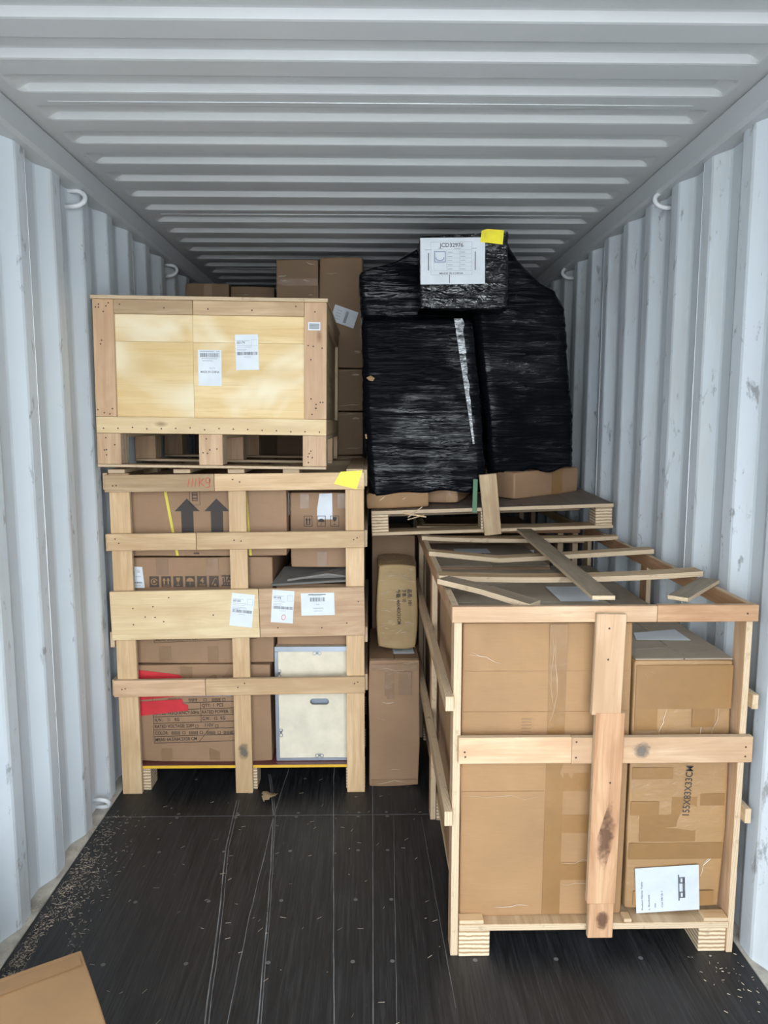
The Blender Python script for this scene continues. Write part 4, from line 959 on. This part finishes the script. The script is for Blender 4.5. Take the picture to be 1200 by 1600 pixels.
sheet('torn_patch', A, frame((-0.052, 3.432, 1.62), FX, FZ), [(0, 0.010), (0.008, 0.012), (0.010, -0.010), (0.003, -0.012)], 'card', 0.0, 0.002, label='small torn hole')

# ================================================================== CARTONS AT THE BACK, behind the closed crate
G = 'cartons stacked at the back'
BY = 4.25
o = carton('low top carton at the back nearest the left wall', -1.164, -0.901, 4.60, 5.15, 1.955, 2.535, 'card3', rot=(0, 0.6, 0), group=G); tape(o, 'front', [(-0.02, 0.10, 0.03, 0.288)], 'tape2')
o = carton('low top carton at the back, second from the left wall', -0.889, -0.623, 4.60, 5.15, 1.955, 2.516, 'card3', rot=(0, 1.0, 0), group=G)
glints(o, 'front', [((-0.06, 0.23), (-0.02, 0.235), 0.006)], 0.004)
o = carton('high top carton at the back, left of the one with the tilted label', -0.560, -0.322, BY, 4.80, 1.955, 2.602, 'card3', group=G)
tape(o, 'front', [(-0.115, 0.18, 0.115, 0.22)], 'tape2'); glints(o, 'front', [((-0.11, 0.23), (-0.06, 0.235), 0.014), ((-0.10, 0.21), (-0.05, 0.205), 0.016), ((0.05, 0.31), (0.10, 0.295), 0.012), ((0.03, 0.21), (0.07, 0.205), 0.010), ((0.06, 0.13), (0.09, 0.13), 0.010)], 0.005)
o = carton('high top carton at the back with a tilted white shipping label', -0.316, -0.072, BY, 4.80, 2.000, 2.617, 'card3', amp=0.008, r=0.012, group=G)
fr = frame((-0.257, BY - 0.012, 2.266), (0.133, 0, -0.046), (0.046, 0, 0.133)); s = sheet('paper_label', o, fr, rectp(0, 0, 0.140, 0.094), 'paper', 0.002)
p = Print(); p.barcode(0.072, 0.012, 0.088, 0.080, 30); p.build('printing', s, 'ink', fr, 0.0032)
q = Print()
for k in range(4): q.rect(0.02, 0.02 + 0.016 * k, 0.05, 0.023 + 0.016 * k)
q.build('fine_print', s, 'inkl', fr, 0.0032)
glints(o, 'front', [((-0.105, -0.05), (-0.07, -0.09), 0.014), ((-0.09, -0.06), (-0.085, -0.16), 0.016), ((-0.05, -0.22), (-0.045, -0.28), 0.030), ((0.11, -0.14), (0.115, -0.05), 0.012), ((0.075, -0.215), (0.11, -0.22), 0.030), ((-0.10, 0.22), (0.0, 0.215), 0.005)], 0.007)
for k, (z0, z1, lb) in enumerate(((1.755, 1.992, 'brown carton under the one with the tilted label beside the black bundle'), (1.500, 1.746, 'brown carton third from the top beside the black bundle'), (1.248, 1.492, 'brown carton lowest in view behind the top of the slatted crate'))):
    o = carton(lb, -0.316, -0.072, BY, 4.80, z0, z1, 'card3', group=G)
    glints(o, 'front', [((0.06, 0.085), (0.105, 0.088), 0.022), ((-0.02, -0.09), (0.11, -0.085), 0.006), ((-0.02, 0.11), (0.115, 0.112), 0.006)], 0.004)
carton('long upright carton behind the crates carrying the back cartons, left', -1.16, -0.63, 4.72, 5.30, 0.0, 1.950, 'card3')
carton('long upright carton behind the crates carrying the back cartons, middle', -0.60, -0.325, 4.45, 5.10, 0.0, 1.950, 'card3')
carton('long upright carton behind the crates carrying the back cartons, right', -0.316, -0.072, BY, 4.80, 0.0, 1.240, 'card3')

# ================================================================== FOREGROUND CARTON AND LITTER
ux = Vector((0.527, -0.85, 0)).normalized(); a = Vector((-0.738, 1.651, 0)); L1, L2 = 0.62, 0.44
vx = Vector((-ux.y, ux.x, 0)) * -1.0
cc = a + ux * L1 / 2 + vx * L2 / 2
ang = math.degrees(math.atan2(ux.y, ux.x))
o = carton('plain kraft carton in the near left corner of the floor', cc.x - L1 / 2, cc.x + L1 / 2, cc.y - L2 / 2, cc.y + L2 / 2, 0.0, 0.394, 'card', rot=(0, 0, ang), flaps=False, r=0.005)
sheet('packing_tape', o, face(o, 'top'), rectp(-0.03, -L2 / 2 + 0.01, 0.03, L2 / 2 - 0.01), 'tape', 0.004, 0.0005)
sheet('packing_tape', o, face(o, 'top'), rectp(-0.29, -L2 / 2 + 0.01, -0.25, L2 / 2 - 0.01), 'tape', 0.004, 0.0005)

V = []; Fc = []
def bit(x, y, L, w, ang, z=0.001):
    d = Vector((math.cos(ang), math.sin(ang), 0)); n_ = Vector((-d.y, d.x, 0)); b = len(V); c = Vector((x, y, z))
    lift = Vector((0, 0, w * 0.8))
    for s, t in ((-1, -1), (1, -1), (1, 1), (-1, 1)): V.append(c + d * L / 2 * s + n_ * w / 2 * t)
    for s in (-1, 1): V.append(c + d * L / 2 * s * 0.9 + lift)
    Fc.extend([(b, b + 1, b + 5, b + 4), (b + 2, b + 3, b + 4, b + 5), (b + 1, b + 2, b + 5), (b + 3, b, b + 4)])
for _ in range(1500):
    y = random.triangular(1.70, 3.05, 2.15); x = -1.17 + abs(random.gauss(0, 0.075)) + (0.03 * random.random())
    if noise.noise(Vector((x * 6, y * 5, 2))) > (-0.15 if x > -1.10 else -0.4): bit(x, y, random.uniform(0.003, 0.014), random.uniform(0.0006, 0.0013), random.uniform(0, 3.14))
for _ in range(110): bit(random.uniform(-1.05, 0.2), random.uniform(1.7, 3.3), random.uniform(0.004, 0.022), random.uniform(0.0006, 0.0014), random.uniform(-0.4, 1.2))
for _ in range(60): bit(1.10 + random.uniform(-0.12, 0.05), random.uniform(1.75, 2.1), random.uniform(0.003, 0.012), random.uniform(0.0008, 0.002), random.uniform(0, 3.14))
for _ in range(200): bit(random.choice((-1.19, -1.185, -1.2)) + random.uniform(-0.01, 0.01), random.uniform(1.8, 2.9), random.uniform(0.003, 0.01), 0.0014, random.uniform(0, 3.14), 0.0065)
tag(link('wood_splinters', mesh('wood_splinters', V, Fc, ['straw'])), 'tiny wood splinters scattered over the black floor along the left wall', 'splinters', kind='stuff')
V = []; Fc = []; n = 9
for i in range(n):
    t = i / (n - 1); w = 0.028 * math.sin(math.pi * min(1, t * 0.95 + 0.05)) * (1 + 0.35 * math.sin(i * 2.3))
    c = Vector((-0.505 + 0.045 * t, 3.055 + 0.05 * t, 0.004 + 0.016 * math.sin(math.pi * t)))
    V += [c + Vector((-w, w * 0.5, 0.012 + 0.004 * math.sin(i * 1.7))), c, c + Vector((w, -w * 0.5, 0.010 + 0.005 * math.cos(i * 2.1)))]
for i in range(n - 1):
    for k in range(2): Fc.append((i * 3 + k, i * 3 + k + 1, i * 3 + 4 + k, i * 3 + 3 + k))
lf = link('dried_leaf', mesh('dried_leaf', V, Fc, ['leaf'], smooth=True)); tag(lf, 'curled dried leaf on the floor in front of the slatted crate', 'leaf')
sm = lf.modifiers.new('thickness', 'SOLIDIFY'); sm.thickness = 0.0012

for o in COL.objects:
    if 'h' in o.keys(): del o['h']
